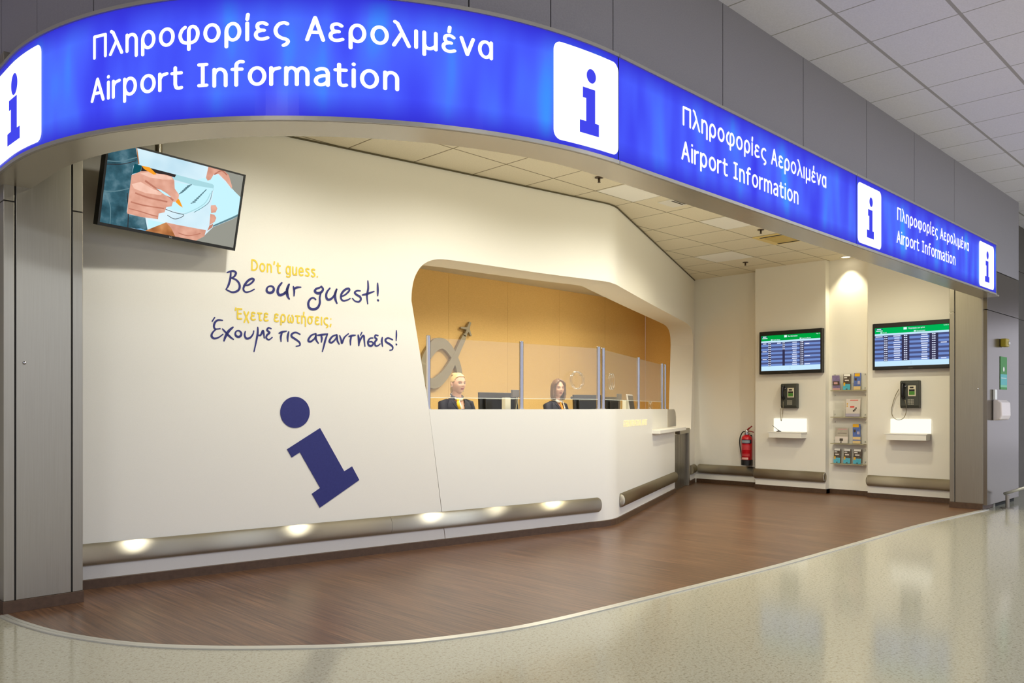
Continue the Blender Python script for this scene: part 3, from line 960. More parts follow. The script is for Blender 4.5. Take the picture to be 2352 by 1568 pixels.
hand([
    [(155, 795), (128, 836)],
    [(240, 825), (192, 822), (160, 846), (147, 888), (162, 918), (213, 915)],
    [(170, 920), (132, 958), (122, 995), (148, 1020), (195, 1011), (244, 976)],
    [(240, 918), (290, 972), (330, 1010), (358, 1030)], ([(352, 900), (308, 940), (272, 1000), (256, 1046)], 3.6),
    (ell(410, 970, 32, 34, -.4), 3.0),
    [(486, 945), (479, 986), (497, 1020), (536, 1014), (568, 976), (577, 940)],
    [(620, 900), (620, 960), (604, 1050), (580, 1162)], [(622, 985), (652, 984), (676, 938), (686, 972), (690, 1016)],
    [(765, 915), (736, 906), (722, 932), (748, 958), (720, 985), (712, 1014), (740, 1035), (776, 1010)],
    [(850, 965), (886, 950), (930, 942)], [(884, 955), (870, 1002), (872, 1052)],
    [(955, 948), (944, 1000), (945, 1052)],
    [(1078, 976), (1032, 956), (992, 970), (987, 1000), (1030, 1030), (1070, 1062), (1075, 1094), (1036, 1105)],
    [(1248, 968), (1196, 990), (1166, 1040), (1190, 1055), (1234, 1020), (1250, 970)], [(1250, 975), (1250, 1030), (1275, 1072)],
    [(1265, 986), (1320, 980), (1375, 972)], [(1306, 985), (1312, 1020), (1308, 1060)], [(1372, 975), (1350, 1040), (1335, 1100), (1318, 1162)],
    [(1475, 980), (1426, 1000), (1394, 1050), (1420, 1065), (1458, 1030), (1476, 985)], [(1478, 985), (1480, 1042), (1500, 1082)],
    [(1505, 990), (1520, 1032), (1530, 1070), (1556, 1010), (1600, 970)],
    [(1605, 1000), (1640, 990), (1675, 986)], [(1632, 995), (1622, 1040), (1622, 1090)],
    [(1745, 955), (1730, 986)], ([(1705, 985), (1713, 1040), (1712, 1096)], 3.3), [(1715, 1074), (1740, 1012), (1765, 992), (1771, 1042), (1778, 1106)],
    [(1865, 1016), (1830, 1022), (1811, 1060), (1822, 1096), (1850, 1100), (1868, 1074), (1850, 1056), (1826, 1058)],
    [(1920, 990), (1892, 985), (1886, 1010), (1906, 1030), (1886, 1060), (1890, 1096), (1916, 1100), (1942, 1080)],
    [(1966, 1010), (1960, 1052), (1969, 1106)],
    [(2078, 1035), (2032, 1016), (2002, 1030), (2006, 1056), (2050, 1085), (2077, 1110), (2074, 1140), (2047, 1148)],
    ([(2118, 935), (2118, 990), (2115, 1045)], 2.2), ([(2116, 1083), (2120, 1087)], 3.6)],
    'dark blue handwritten Greek line below the yellow Greek question', wd=2.7)
for body, (xa, ya), (xb, yb), cap, lab in (
        ("Don't guess.", (577, 620.5), (730, 634), .083, 'small yellow printed words above the handwritten Be our guest'),
        ('Έχετε ερωτήσεις;', (539, 732), (761, 748), .081, 'small yellow printed Greek question between the handwritten lines')):
    m = MB(); s0, z0 = F1.px(xa, ya); s1, _ = F1.px(xb, yb)
    put_strokes(m, body, lambda u, z: F1.P(u, .0020 + LAY[0] * .00004, z), s0, s1, z0, cap, .15)
    tag(m.build('wall_lettering', YELLOW, recalc=False), lab, 'wall lettering')
root = thing('information_symbol', 'large tilted dark blue letter i on the white wall', 'wall symbol', F1.at(740, 1050))
m = MB()
dot = [F1.px(620 + (299 + 177 * math.cos(t)) / 5.225, 890 + (296 + 187 * math.sin(t)) / 5.225) for t in [2 * math.pi * i / 48 for i in range(48)]]
m.prism(dot, lambda u, v, w_: F1.P(u, w_, v), .0005, .004); m.build('dot', INDIGO, root)
m = MB()
stem = [F1.px(620 + x / 5.225, 890 + y / 5.225) for x, y in ((600, 484), (890, 1003), (984, 944), (1071, 1107), (597, 1440), (501, 1273), (601, 1202), (358, 775), (260, 837), (203, 739))]
m.prism(stem, lambda u, v, w_: F1.P(u, w_, v), .0005, .004); m.build('stem', INDIGO, root)

# ================================================================== BUMPER RAILS
def bumper(pathfn, s0, s1, z0, z1, label, caps=(True, True), dep=.058, grp='rounded metal bumper rails', seams=()):
    mid = pathfn((s0 + s1) / 2, 0, (z0 + z1) / 2)
    root = thing('bumper_rail', label, 'bumper rail', mid, grp)
    K = 12; h = (z1 - z0) / 2; zc = (z0 + z1) / 2
    def sec(s, sc=1.0):
        return [pathfn(s, .002 + dep * sc * max(0, math.sin(math.pi * i / K)) ** .8, zc - h * sc * math.cos(math.pi * i / K)) for i in range(K + 1)]
    n = max(2, int((s1 - s0) / .15)); m = MB()
    m.loft([sec(s0 + (s1 - s0) * i / n) for i in range(n + 1)], caps=True)
    a_, b_ = pathfn(s0, 0, 0), pathfn(s1, 0, 0); dd_ = ((b_.x - a_.x) / (b_ - a_).length, (b_.y - a_.y) / (b_ - a_).length)
    m.build('rail', RAIL(dd_), root, smooth=True).modifiers.new('es', 'EDGE_SPLIT').split_angle = .7
    for on, s, d in ((caps[0], s0, -1), (caps[1], s1, 1)):
        if on:
            m = MB()
            m.loft([sec(s + d * .03 * math.sin(t), math.cos(t) if t < 1.5 else .05) for t in (0, .4, .8, 1.2, 1.5)])
            m.build('end_cap', RAIL(dd_), root, smooth=True)
    return root
W1 = lambda s, o, z: W(s, o, z)
sz = lambda x, y: wpx(x, y)
zb0, zb1 = .160, .305
sm = wpx(893, 1200)[0]; se = wpx(1372, 1165)[0]
bumper(W1, -.6, sm - .001, zb0, zb1, 'bumper rail on the white wall below the large blue i, ending at the seam', (False, False))
bumper(W1, sm + .001, se, zb0, zb1, 'bumper rail along the counter front with a rounded end before the bend', (False, True))
s2a, s2m, s2b = wpx(1424, 1150)[0], wpx(1498, 1120)[0], wpx(1548, 1100)[0]
bumper(W1, s2a, s2m - .001, zb0, zb1, 'bumper rail just past the counter bend', (True, False))
bumper(W1, s2m + .001, s2b, zb0, zb1, 'bumper rail on the counter ending at the low gate', (False, True))
bumper(W1, wpx(1584.5, 1090)[0], wpx(1593, 1090)[0], zb0, zb1, 'very short bumper rail between gate and corner', (False, True))
def FVs(x):
    f = FV(x)
    return (lambda s, o, z: f.P(s, o, z)), f
for xx, pa, pb, cp, lab in ((XA, 1607, 1733, (True, False), 'bumper rail under the fire extinguisher'), (XB, 1735, 1894, (False, True), 'bumper rail under the phone beside the extinguisher'), (XD, 1995, 2181, (True, False), 'bumper rail under the phone beside the steel column')):
    fn, f = FVs(xx)
    a, b = f.px(pa, 1090)[0], f.px(pb, 1090)[0]
    bumper(fn, a, b if pb != 2181 else b + .1, zb0, zb1, lab, cp)

# ================================================================== RECEPTION COUNTER
root = thing('reception_counter', 'white reception counter bending along the office opening', 'counter', W(SA, -.2, 0))
n0, n1 = wpx(1498, 950)[0], gate_l
m = MB()
cs = sorted(set([seam0[0] + .004, seam1[0], n0, gate_l] + [SA + (SB - SA) * i / 10 for i in range(11)] + [seam0[0] + .004 + (n0 - seam0[0]) * i / 24 for i in range(25)]))
cs = [c_ for c_ in cs if c_ <= gate_l + 1e-6]
rings = []
for s in cs:
    zb = max(.0, zseam(s - .006)) + (.0 if s > seam1[0] else 0)
    zt = ZC if s < n0 - 1e-6 else Z_SH - .045
    rings.append((s, zb, zt))
for (a, za, ta), (b, zb, tb) in zip(rings, rings[1:]):
    tt = ZC if (a + b) / 2 < n0 else Z_SH - .045
    m.loft([[W(s, o, z) for (o, z) in ((0, lo), (0, tt), (-.04, tt), (-.04, lo))] for s, lo in ((a, min(za, tt - .01)), (b, min(zb, tt - .01)))], caps=(a == rings[0][0] or b == rings[-1][0]))
m.build('front_panel', PANEL, root)
m = MB()
def slab(m, s0, s1, o0, o1, z0, z1, n=10):
    ks = sorted(set([s0, s1] + [x_ for x_ in [SA + (SB - SA) * i / 8 for i in range(9)] if s0 < x_ < s1]))
    m.loft([[W(s, o0, z0), W(s, o1, z0), W(s, o1, z1), W(s, o0, z1)] for s in ks])
slab(m, left_bot[0] + .01, n0, -.42, -.041, ZC - .03, ZC - .0005)
m.build('worktop', PANEL, root, bevel=.002)
m = MB(); slab(m, n0, wpx(1560, 990)[0], -.34, .10, Z_SH - .045, Z_SH)
pa_, pb_ = F2.px(1534, 960, -.13)[0] + SB - TB, F2.px(1553, 960, -.13)[0] + SB - TB
mm = MB(); hh_ = ZC - .004 - Z_SH; ww_ = pb_ - pa_  # added upstand: white laminate with its shade put into the grey colour
mm.prism([(0, 0), (ww_, 0), (ww_, hh_ * .55), (ww_ * .93, hh_ * .85), (ww_ * .78, hh_), (0, hh_)], lambda u, v, w_: W(pa_ + u, w_, Z_SH + .0005 + v), -.145, -.132)
tag(mm.build('side_upstand', mat('shaded_laminate', (188, 180, 164), .5), root), 'rounded white laminate upstand, greyed for shade, at the end of the low shelf')
tag(m.build('low_shelf', PANEL, root, bevel=.004), 'lower white writing shelf jutting out of the counter')
nb_ = F2.px(1533, 960, -.12)[0] + SB - TB
m = MB(); slab(m, n0 - .02, nb_, -.14, -.12, Z_SH - .05, ZC - .001); slab(m, n0 - .012, n0 - .0005, -.119, -.042, Z_SH, ZC - .001)
m.build('notch_back', PANEL, root)
m = MB()
sa_, za_ = wpx(1431.5, 979); sb_, _ = wpx(1486, 977)
za_ = wpx(1432, 980)[1]
capl = wpx(1432, 965.5)[1] - za_
put_text(m, 'ATHENS INTERNATIONAL AIRPORT', lambda u, z: W(u, .003, z), sa_, sb_, za_, capl, bold=.012)
tag(m.build('lettering', emi('backlit_gold_letters', (255, 234, 170), 1.2), root, recalc=False), 'glowing cream capital letters')

# low gate
root = thing('low_gate', 'low ribbed metal gate between the counter and the corner', 'gate', W((gate_l + gate_r) / 2, 0, 0))
m = MB(); zg = wpx(1570, 984)[1]
gs = lambda s0, s1, o0, o1, z0, z1: m.loft([[W(s, o0, z0), W(s, o1, z0), W(s, o1, z1), W(s, o0, z1)] for s in (s0, s1)])
gl_, gr_ = max(gate_l + .12, wpx(1560, 990)[0] + .004), gate_r - .004
gs(gr_ - .10, gr_, -.06, .012, .004, zg); gs(gl_, gr_ - .1001, -.06, .012, zg - .075, zg)
m.build('frame', STEEL, root, bevel=.003)
m = MB(); N = 22; w_ = (gr_ - .1 - gate_l - .012) / N
for i in range(N):
    gs(gate_l + .006 + i * w_, gate_l + .006 + (i + .6) * w_, -.045, -.03, .012, zg - .08)
gs(gate_l + .006, gr_ - .102, -.055, -.045, .01, zg - .08)
m.build('ribbed_panel', STEEL, root)

# ================================================================== GLASS SCREEN ON THE COUNTER
def glass_mat():
    k = NT('clear_glass_sheet'); k.t.nodes.remove(k.b)
    tr = k.n('BsdfTransparent'); tr.inputs[0].default_value = (.975, .97, .965, 1)
    gl = k.n('BsdfGlossy'); gl.inputs['Roughness'].default_value = .03
    df = k.n('BsdfDiffuse'); df.inputs[0].default_value = (.8, .76, .7, 1)
    lw = k.n('LayerWeight'); lw.inputs[0].default_value = .5
    ms = k.n('MixShader'); k.l(k.math('ADD', k.math('MULTIPLY', k.math('POWER', lw.outputs['Facing'], 3.0), .30), .035), ms.inputs[0]); k.l(tr.outputs[0], ms.inputs[1]); k.l(gl.outputs[0], ms.inputs[2])
    m2 = k.n('MixShader'); m2.inputs[0].default_value = .05; k.l(ms.outputs[0], m2.inputs[1]); k.l(df.outputs[0], m2.inputs[2])
    k.l(m2.outputs[0], [x for x in k.t.nodes if x.type == 'OUTPUT_MATERIAL'][0].inputs[0])
    return k.m
GLASS = glass_mat()
RIM = mat('glass_edge', (225, 232, 222), .15, 0, emit=None, spec=.8)
og = -.2; ZG1 = 1.85
root = thing('counter_screen', 'clear glass screen held by steel posts along the counter', 'glass screen', W(SA, og, ZC))
def s_at(px, o):
    """path position that a picture column meets"""
    lo, hi = 0.0, S_END
    for _ in range(50):
        mid = (lo + hi) / 2; p = W(mid, o, 0)
        if CX + FOC * (p.x - p.y) / (p.x + p.y) < px: lo = mid
        else: hi = mid
    return lo
posts = [s_at(p, og) for p in (983.5, 1197.5, 1374.5, 1385, 1466, 1520, 1527)]
for s in posts:
    m = MB(); b = W(s, og, ZC)
    m.lathe(b, [(.030, 0), (.030, .006), (.0205, .007), (.0205, ZG1 - ZC - .004), (.016, ZG1 - ZC), (.0001, ZG1 - ZC)], 20)
    m.build('post', CHROME, root, smooth=True).modifiers.new('es', 'EDGE_SPLIT').split_angle = .6
for a, b in ((0, 1), (1, 2), (3, 4), (4, 5)):
    m = MB(); m.loft([[W(s, og - .003, 1.298), W(s, og + .003, 1.298), W(s, og + .003, ZG1 - .02), W(s, og - .003, ZG1 - .02)] for s in (posts[a] + .021, posts[b] - .021)])
    m.build('pane', GLASS, root)
    m = MB(); m.loft([[W(s, og - .0032, 1.2945), W(s, og + .0032, 1.2945), W(s, og + .0032, 1.2985), W(s, og - .0032, 1.2985)] for s in (posts[a] + .021, posts[b] - .021)])
    m.build('pane_edge', RIM, root)
k = NT('clear_acrylic'); k.t.nodes.remove(k.b)
tr = k.n('BsdfTransparent'); tr.inputs[0].default_value = (.97, .97, .96, 1); gl = k.n('BsdfGlossy'); gl.inputs['Roughness'].default_value = .08
lw = k.n('LayerWeight'); lw.inputs[0].default_value = .35; ms = k.n('MixShader')
k.l(k.math('MULTIPLY', lw.outputs['Facing'], .75), ms.inputs[0]); k.l(tr.outputs[0], ms.inputs[1]); k.l(gl.outputs[0], ms.inputs[2]); k.l(ms.outputs[0], [x for x in k.t.nodes if x.type == 'OUTPUT_MATERIAL'][0].inputs[0])
ACR = k.m
for (px, py, r) in ((1325, 873, .092), (1404, 876, .092), (1493, 932, .062)):
    s, z = wpx(px, py, og + .02, 1 if px < 1376 else 2)
    c = W(s, og + .004, z)
    nrm = (W(s, og + 1, z) - W(s, og, z)).normalized()
    m = MB()
    for dd in (0.004, .026):
        m.lathe(c + nrm * dd, [(r - .012, 0), (r - .004, -.002), (r, .003), (r - .002, .009), (r - .010, .010), (r - .012, 0)], 40, axis=nrm, caps=False)
    for q in range(4):
        a = q * math.pi / 2 + .8
        t = nrm.cross(Vector((0, 0, 1)))
        p = c + t * (math.cos(a) * (r - .02)) + Vector((0, 0, math.sin(a) * (r - .02)))
        m.lathe(p, [(.0035, 0), (.0035, .034)], 8, axis=nrm)
    m.build('speech_disc', ACR, root, smooth=True)

# ================================================================== EMBLEM ON THE BACK WALL
FE = Frame((0.0, 8.20), (1, 0))
root = thing('wall_emblem', 'grey metal looped emblem with a small aeroplane on the ochre wall', 'emblem', FE.at(1030, 840))
ec = lambda x, y: FE.px(960 + x / 9.221, 730 + y / 9.221, .05)
EM = mat('emblem_grey', (166, 156, 132), .45, .2)
ctr = catmull([Vector((*ec(x, y), 0)) for x, y in ((930, 1560), (925, 1400), (905, 1230), (870, 1030), (800, 850), (700, 680), (600, 570), (510, 535), (400, 560), (290, 680), (190, 850), (140, 1050), (160, 1230), (215, 1340), (330, 1385), (430, 1350), (560, 1230), (680, 1060), (770, 890), (850, 720), (940, 520), (1000, 390))], 6)
wds = [3.4] * 5 + [.0]
def half(i, n):
    f = i / n
    tab = [(0, .040), (.15, .046), (.25, .06), (.38, .078), (.5, .062), (.62, .060), (.72, .074), (.82, .054), (.9, .040), (1, .034)]
    return lerp_tab(tab, f)
m = MB(); rings = []
for i, p in enumerate(ctr):
    t = (ctr[min(i + 1, len(ctr) - 1)] - ctr[max(i - 1, 0)]).normalized()
    nx, nz = -t.y * half(i, len(ctr)), t.x * half(i, len(ctr))
    dz = .0 if i < len(ctr) * .5 else .003
    rings.append([FE.P(p.x + nx, .004, p.y + nz), FE.P(p.x + nx, .04 + dz, p.y + nz), FE.P(p.x - nx, .04 + dz, p.y - nz), FE.P(p.x - nx, .004, p.y - nz)])
m.loft(rings); m.build('loop', EM, root)
m = MB()
pl = [ec(x, y) for x, y in ((1100, 80), (1135, 100), (1105, 210), (1112, 260), (1148, 378), (1128, 384), (1078, 290), (1045, 345), (1048, 385), (1030, 392), (1012, 362), (975, 350), (975, 335), (1005, 325), (1038, 248), (915, 215), (920, 185), (1048, 192))]
m.prism(pl, lambda u, v, w_: FE.P(u, w_, v), .004, .045)
m.build('aeroplane', EM, root)
# ================================================================== TILTED SCREEN
def rect_map(TL, ex, ey, nrm, w_, h_):
    return lambda u, v, d=0: TL + ex * (u * w_) + ey * (v * h_) + nrm * d    # v = 0 bottom, 1 top at TL
SCALE_TV = .925 / .95
o0 = Vector((0, 0, CAM_H))
tvTL = o0 + (Vector((1.8526, 5.5309, 2.9359)) - o0) * SCALE_TV
ex = Vector((.99910, .00773, -.04177)).normalized()
ey0 = Vector((.07697, -.22319, .97173)); ey = (ey0 - ex * ey0.dot(ex)).normalized()
nr = ex.cross(ey)                                # faces the hall, tilted down
TW_, TH_ = .925, .538
T = lambda u, v, d=0: tvTL + ex * (u * TW_) - ey * ((1 - v) * TH_) + nr * d
root = thing('hanging_screen', 'tilted black television hung from the ceiling showing a hand writing', 'screen', T(.5, .5, -.05))
def tbox(m, fn, u0, u1, v0, v1, d0, d1, mi=0):
    c = [m.vert(fn(u, v, d)) for d in (d0, d1) for (u, v) in ((u0, v0), (u1, v0), (u1, v1), (u0, v1))]
    for q in ((0, 1, 2, 3), (4, 5, 6, 7), (0, 1, 5, 4), (1, 2, 6, 5), (2, 3, 7, 6), (3, 0, 4, 7)):
        m.idx([c[i] for i in q], mi)
m = MB()
bu, bv = .014, .030
tbox(m, T, 0, 1, 0, 1, -.075, -.004)
tbox(m, T, 0, bu, 0, 1, -.004, .006); tbox(m, T, 1 - bu, 1, 0, 1, -.004, .006)
tbox(m, T, bu, 1 - bu, 0, bv * 1.25, -.004, .006); tbox(m, T, bu, 1 - bu, 1 - bv * .7, 1, -.004, .006)
m.build('casing', BLACK, root, bevel=.002)
m = MB(); tbox(m, T, .12, .88, .15, .9, -.10, -.0755); m.build('back_cover', BLACK, root, bevel=.006)
m = MB(); put_text(m, 'LG', lambda u, z: T(u, z, .0068), .492, .512, .010, .018, bold=.02); m.build('logo', mat('logo_silver', (170, 170, 172), .4), root, recalc=False)
FT = lambda x, y: (x, y)
def tv_uv(x, y):                                  # crop point -> screen plane
    a, b, c = ray(180 + x / 3.919, 300 + y / 3.919)
    d = Vector((a, b, c)); kk = (tvTL - o0).dot(nr) / d.dot(nr)
    p = o0 + d * kk - tvTL
    return (p.dot(ex) / TW_, 1 + p.dot(ey) / TH_)
def clampuv(q):
    return (min(max(q[0], bu), 1 - bu), min(max(q[1], bv * 1.25), 1 - bv * .7))
SM = [emi('scr_page', (204, 232, 244)), emi('scr_skin', (224, 168, 146)), emi('scr_skin_dark', (186, 120, 100)), emi('scr_pencil', (244, 158, 40)), emi('scr_cyan', (196, 240, 250)),
      emi('scr_cyan_mid', (168, 214, 222)), emi('scr_grey', (150, 150, 140)), emi('scr_sleeve', (188, 124, 76)), emi('scr_line', (96, 130, 140)), emi('scr_dark', (52, 44, 44)), emi('scr_teal', (20, 82, 94)), emi('scr_blue', (120, 176, 214)), emi('scr_skin_light', (242, 196, 176))]
k = NT('scr_denim'); k.t.nodes.remove(k.b)
tc = k.n('TexCoord'); nz = k.n('TexNoise'); nz.inputs['Scale'].default_value = 9; nz.inputs['Detail'].default_value = 5
k.l(tc.outputs['Object'], nz.inputs['Vector'])
e = k.n('Emission'); k.l(k.ramp(nz.outputs['Fac'], [(.3, (30, 56, 66)), (.5, (58, 98, 112)), (.72, (118, 152, 164))]), e.inputs[0])
k.l(e.outputs[0], [x for x in k.t.nodes if x.type == 'OUTPUT_MATERIAL'][0].inputs[0])
SM.append(k.m); DEN = 13
def emi_var(name, a, b, c, scale):
    k = NT(name); k.t.nodes.remove(k.b)
    tc = k.n('TexCoord'); nz = k.n('TexNoise'); nz.inputs['Scale'].default_value = scale; nz.inputs['Detail'].default_value = 2
    k.l(tc.outputs['Object'], nz.inputs['Vector'])
    e = k.n('Emission'); k.l(k.ramp(nz.outputs['Fac'], [(.32, a), (.5, b), (.68, c)]), e.inputs[0])
    k.l(e.outputs[0], [x for x in k.t.nodes if x.type == 'OUTPUT_MATERIAL'][0].inputs[0])
    return k.m
SM[1] = emi_var('scr_skin_tones', (208, 148, 127), (222, 164, 142), (234, 180, 159), 12)
SM[2] = emi_var('scr_skin_shade', (176, 112, 93), (188, 122, 102), (198, 134, 112), 14)
SM[12] = emi_var('scr_skin_pale', (234, 184, 163), (242, 196, 176), (248, 206, 187), 14)
SM[7] = emi_var('scr_sleeve_tones', (150, 92, 52), (188, 124, 76), (214, 152, 100), 10)
SM[0] = emi_var('scr_page_tones', (186, 220, 236), (208, 234, 245), (222, 242, 250), 4)
m = MB(); lay = [-.0036]
def poly(pts, mi, clamp=True):
    lay[0] += .00022
    m.face([T(*(clampuv(tv_uv(x, y)) if clamp else (x, y)), lay[0]) for x, y in pts], mi)
def brush(pts, w_, mi):
    lay[0] += .00006
    pts = cm2(pts, 5); L, R = [], []
    for i, (x, y) in enumerate(pts):
        a, b = pts[max(i - 1, 0)], pts[min(i + 1, len(pts) - 1)]
        t = (b[0] - a[0], b[1] - a[1]); l = math.hypot(*t) or 1
        L.append((x - t[1] / l * w_ / 2, y + t[0] / l * w_ / 2)); R.append((x + t[1] / l * w_ / 2, y - t[0] / l * w_ / 2))
    for i in range(len(pts) - 1):
        m.face([T(*clampuv(tv_uv(*q)), lay[0]) for q in (L[i], L[i + 1], R[i + 1], R[i])], mi)
poly([(bu, bv * 1.25), (1 - bu, bv * 1.25), (1 - bu, 1 - bv * .7), (bu, 1 - bv * .7)], 0, False)
poly([(1300, 330), (1500, 380), (1480, 640), (1420, 560), (1385, 520), (1340, 400)], 6)
poly([(1080, 440), (1200, 405), (1260, 400), (1470, 600), (1440, 752), (1385, 777), (1212, 852)], 4)
poly([(1212, 852), (1385, 777), (1440, 752), (1440, 772), (1383, 797), (1214, 866)], 8)
poly([(1000, 1010), (1120, 960), (1214, 868), (1384, 799), (1440, 772), (1440, 1100), (900, 1100)], 6)
poly([(1172, 320), (1235, 338), (1320, 360), (1355, 400), (1385, 500), (1382, 525), (1330, 455), (1262, 388), (1218, 396), (1192, 440), (1165, 450), (1150, 425)], 1)
brush([(1225, 395), (1290, 360), (1340, 400)], 12, 2)
poly([(100, 60), (524, 100), (545, 300), (500, 330), (600, 760), (625, 900), (440, 960), (130, 900)], DEN)
brush([(528, 140), (546, 300)], 10, 7)
brush([(255, 270), (380, 275), (530, 240)], 10, 8); brush([(250, 300), (400, 300), (520, 270)], 6, 9)
brush([(210, 540), (330, 545), (460, 520)], 9, 8); brush([(250, 560), (290, 700), (280, 890)], 8, 8); brush([(440, 560), (450, 720), (445, 900)], 7, 9)
poly([(625, 800), (780, 830), (690, 880), (628, 880)], 4)
poly([(600, 905), (790, 825), (880, 845), (1000, 868), (1150, 895), (1135, 950), (1060, 990), (960, 1005), (860, 985), (740, 960)], 1)
poly([(600, 905), (790, 825), (838, 880), (868, 985), (740, 960)], 7)
poly([(505, 920), (565, 880), (610, 935)], 11)
brush([(900, 920), (990, 945), (1100, 925)], 8, 2)
poly([(1190, 672), (1235, 670), (1252, 700), (1236, 735), (1195, 742)], 1)
poly([(1188, 748), (1225, 757), (1242, 785), (1228, 820), (1180, 850)], 1)
poly([(1180, 852), (1214, 838), (1205, 870), (1160, 902)], 2)
# inset picture with rounded corners
def rrect(c, r=.10, n=5):
    out = []
    for i in range(4):
        p, a, b = c[i], c[i - 1], c[(i + 1) % 4]
        for j in range(n + 1):
            t = j / n
            q0 = (p[0] + (a[0] - p[0]) * r * (1 - t) ** 2 + (b[0] - p[0]) * r * t ** 2, p[1] + (a[1] - p[1]) * r * (1 - t) ** 2 + (b[1] - p[1]) * r * t ** 2)
            out.append(q0)
    return out
poly(rrect([(498, 296), (1224, 485), (1158, 898), (432, 748)], .06), 0)
poly([(515, 300), (1205, 480), (1221, 495), (1214, 540), (860, 440), (560, 350), (500, 340)], 5)
poly([(510, 298), (570, 315), (560, 372), (484, 390), (500, 310)], 10)
poly([(570, 316), (880, 396), (868, 420), (640, 370), (562, 372)], 9)
poly([(860, 462), (1215, 520), (1170, 640), (1090, 720), (930, 740), (800, 700), (880, 600)], 4)
brush([(1190, 560), (1130, 660), (980, 740), (900, 750)], 8, 5); brush([(1205, 540), (1170, 650), (1040, 735)], 5, 8)
for j in range(6):
    brush([(905 + j * 14, 570 - j * 14), (950 + j * 14, 545 - j * 12)], 9, 8)
for j in range(8):
    brush([(1010 + j * 17, 655 - j * 15), (1055 + j * 14, 640 - j * 16)], 8, 8)
brush([(780, 705), (860, 735), (950, 760), (870, 795), (800, 760)], 5, 9)
poly([(478, 400), (560, 366), (640, 364), (700, 385), (770, 392), (840, 412), (862, 450), (866, 520), (905, 575), (898, 620), (868, 640), (850, 640), (838, 680), (790, 688), (774, 735), (722, 745), (716, 796), (560, 776), (436, 744), (452, 590)], 1)
poly([(555, 385), (640, 370), (760, 396), (836, 416), (850, 440), (760, 440), (640, 420)], 12)
poly([(480, 480), (560, 460), (660, 520), (760, 560), (740, 580), (600, 560), (500, 520)], 12)
brush([(600, 450), (700, 520), (800, 580), (852, 628)], 16, 2); brush([(510, 560), (620, 600), (730, 625), (800, 640)], 14, 2)
brush([(470, 640), (580, 670), (700, 690), (770, 700)], 12, 2); brush([(452, 700), (560, 728), (660, 760), (712, 770)], 9, 2)
poly([(700, 520), (742, 532), (800, 568), (835, 600), (780, 580)], 4)
poly([(566, 314), (640, 330), (704, 392), (676, 396), (590, 345)], 3)
poly([(872, 640), (898, 610), (912, 630), (938, 692), (905, 672)], 3)
m.build('screen', SM, root, recalc=False)
m = MB()
pc = T(.42, .8, -.15)
m.lathe((pc.x, pc.y, pc.z - .25), [(.024, 0), (.024, H_BOOTH - .005 - pc.z + .25)], 16)
m.lathe((pc.x, pc.y, H_BOOTH - .02), [(.06, 0), (.06, .018)], 20)
m.build('ceiling_pole', STEEL, root, smooth=True).modifiers.new('es', 'EDGE_SPLIT').split_angle = .6
m = MB(); q = T(.42, .55, -.105)
tbox(m, T, .34, .50, .42, .68, -.115, -.1005); m.tube([(pc.x, pc.y, q.z), q], .014)
m.build('bracket', BLACK, root)

# ================================================================== PHONE WALL
PH = mat('phone_housing', (66, 68, 62), .45, .1)
HND = mat('handset_black', (18, 18, 20), .35)
KEYC = mat('key_caps', (190, 186, 170), .4)
CRM = mat('phone_card_cream', (214, 206, 180), .5)
GRN = mat('phone_label_green', (70, 132, 44), .5)
WHT = mat('white_plastic', (235, 233, 226), .4)
LBX = emi('lightbox_white', (255, 249, 228), 1.15)
CORD = mat('steel_cord', (150, 142, 118), .35, .8)

def payphone(fr, px0, py0, px1, py1, dep, label, loop):
    s0, z1 = fr.px(px0, py0, dep); s1, z0 = fr.px(px1, py1, dep)
    w_, h_ = s1 - s0, z1 - z0
    root = thing('payphone', label, 'payphone', fr.P((s0 + s1) / 2, 0, z0), 'wall payphones')
    m = MB()
    pr = [(0.001, z0 + .0), (dep * .8, z0), (dep, z0 + .035), (dep, z1 - .02), (dep - .02, z1), (.001, z1)]
    m.loft([[fr.P(s, o, z) for o, z in pr] for s in (s0, s1)])
    m.build('housing', PH, root, bevel=.006)
    X = lambda t: s0 + w_ * t
    Z = lambda t: z0 + h_ * t
    m = MB(); m.box(fr, X(.44), X(.86), dep + .0005, dep + .006, Z(.43), Z(.82)); cd_ = m.build('display_plate', CRM, root, bevel=.003)
    m = MB(); m.box(fr, X(.50), X(.80), dep + .006, dep + .008, Z(.48), Z(.61)); m.build('green_label', GRN, cd_)
    m = MB(); m.box(fr, X(.50), X(.80), dep + .006, dep + .0075, Z(.615), Z(.68)); m.box(fr, X(.54), X(.74), dep + .006, dep + .0085, Z(.715), Z(.775)); m.build('display', HND, cd_)
    m = MB()
    for i in range(4):
        for j in range(4):
            m.box(fr, X(.43 + .085 * i), X(.43 + .085 * i + .05), dep + .0005, dep + .006, Z(.13 + .052 * j), Z(.13 + .052 * j + .03))
    m.build('keypad', KEYC, root)
    # handset hanging in its cradle
    c = lambda o, t: fr.P(X(.20), dep + o, Z(t))
    m = MB()
    m.tube([c(.012, .88), c(.03, .86), c(.045, .78), c(.05, .64), c(.045, .50), c(.03, .42), c(.012, .40)], [.024, .027, .02, .017, .02, .027, .022], 12)
    hs = m.build('handset', HND, root, smooth=True)
    m = MB(); m.box(fr, X(.06), X(.36), dep - .002, dep + .014, Z(.78), Z(.83)); m.box(fr, X(.28), X(.36), dep + .0, dep + .03, Z(.775), Z(.80)); m.build('cradle', CHROME, root, bevel=.002)
    m = MB(); m.tube(catmull([fr.at(*p) if len(p) == 3 else fr.at(p[0], p[1], dep * .8) for p in loop], 6), .0042, 6); m.build('cord', CORD, root, smooth=True)
    return root
fB, fD = FV(XB), FV(XD)
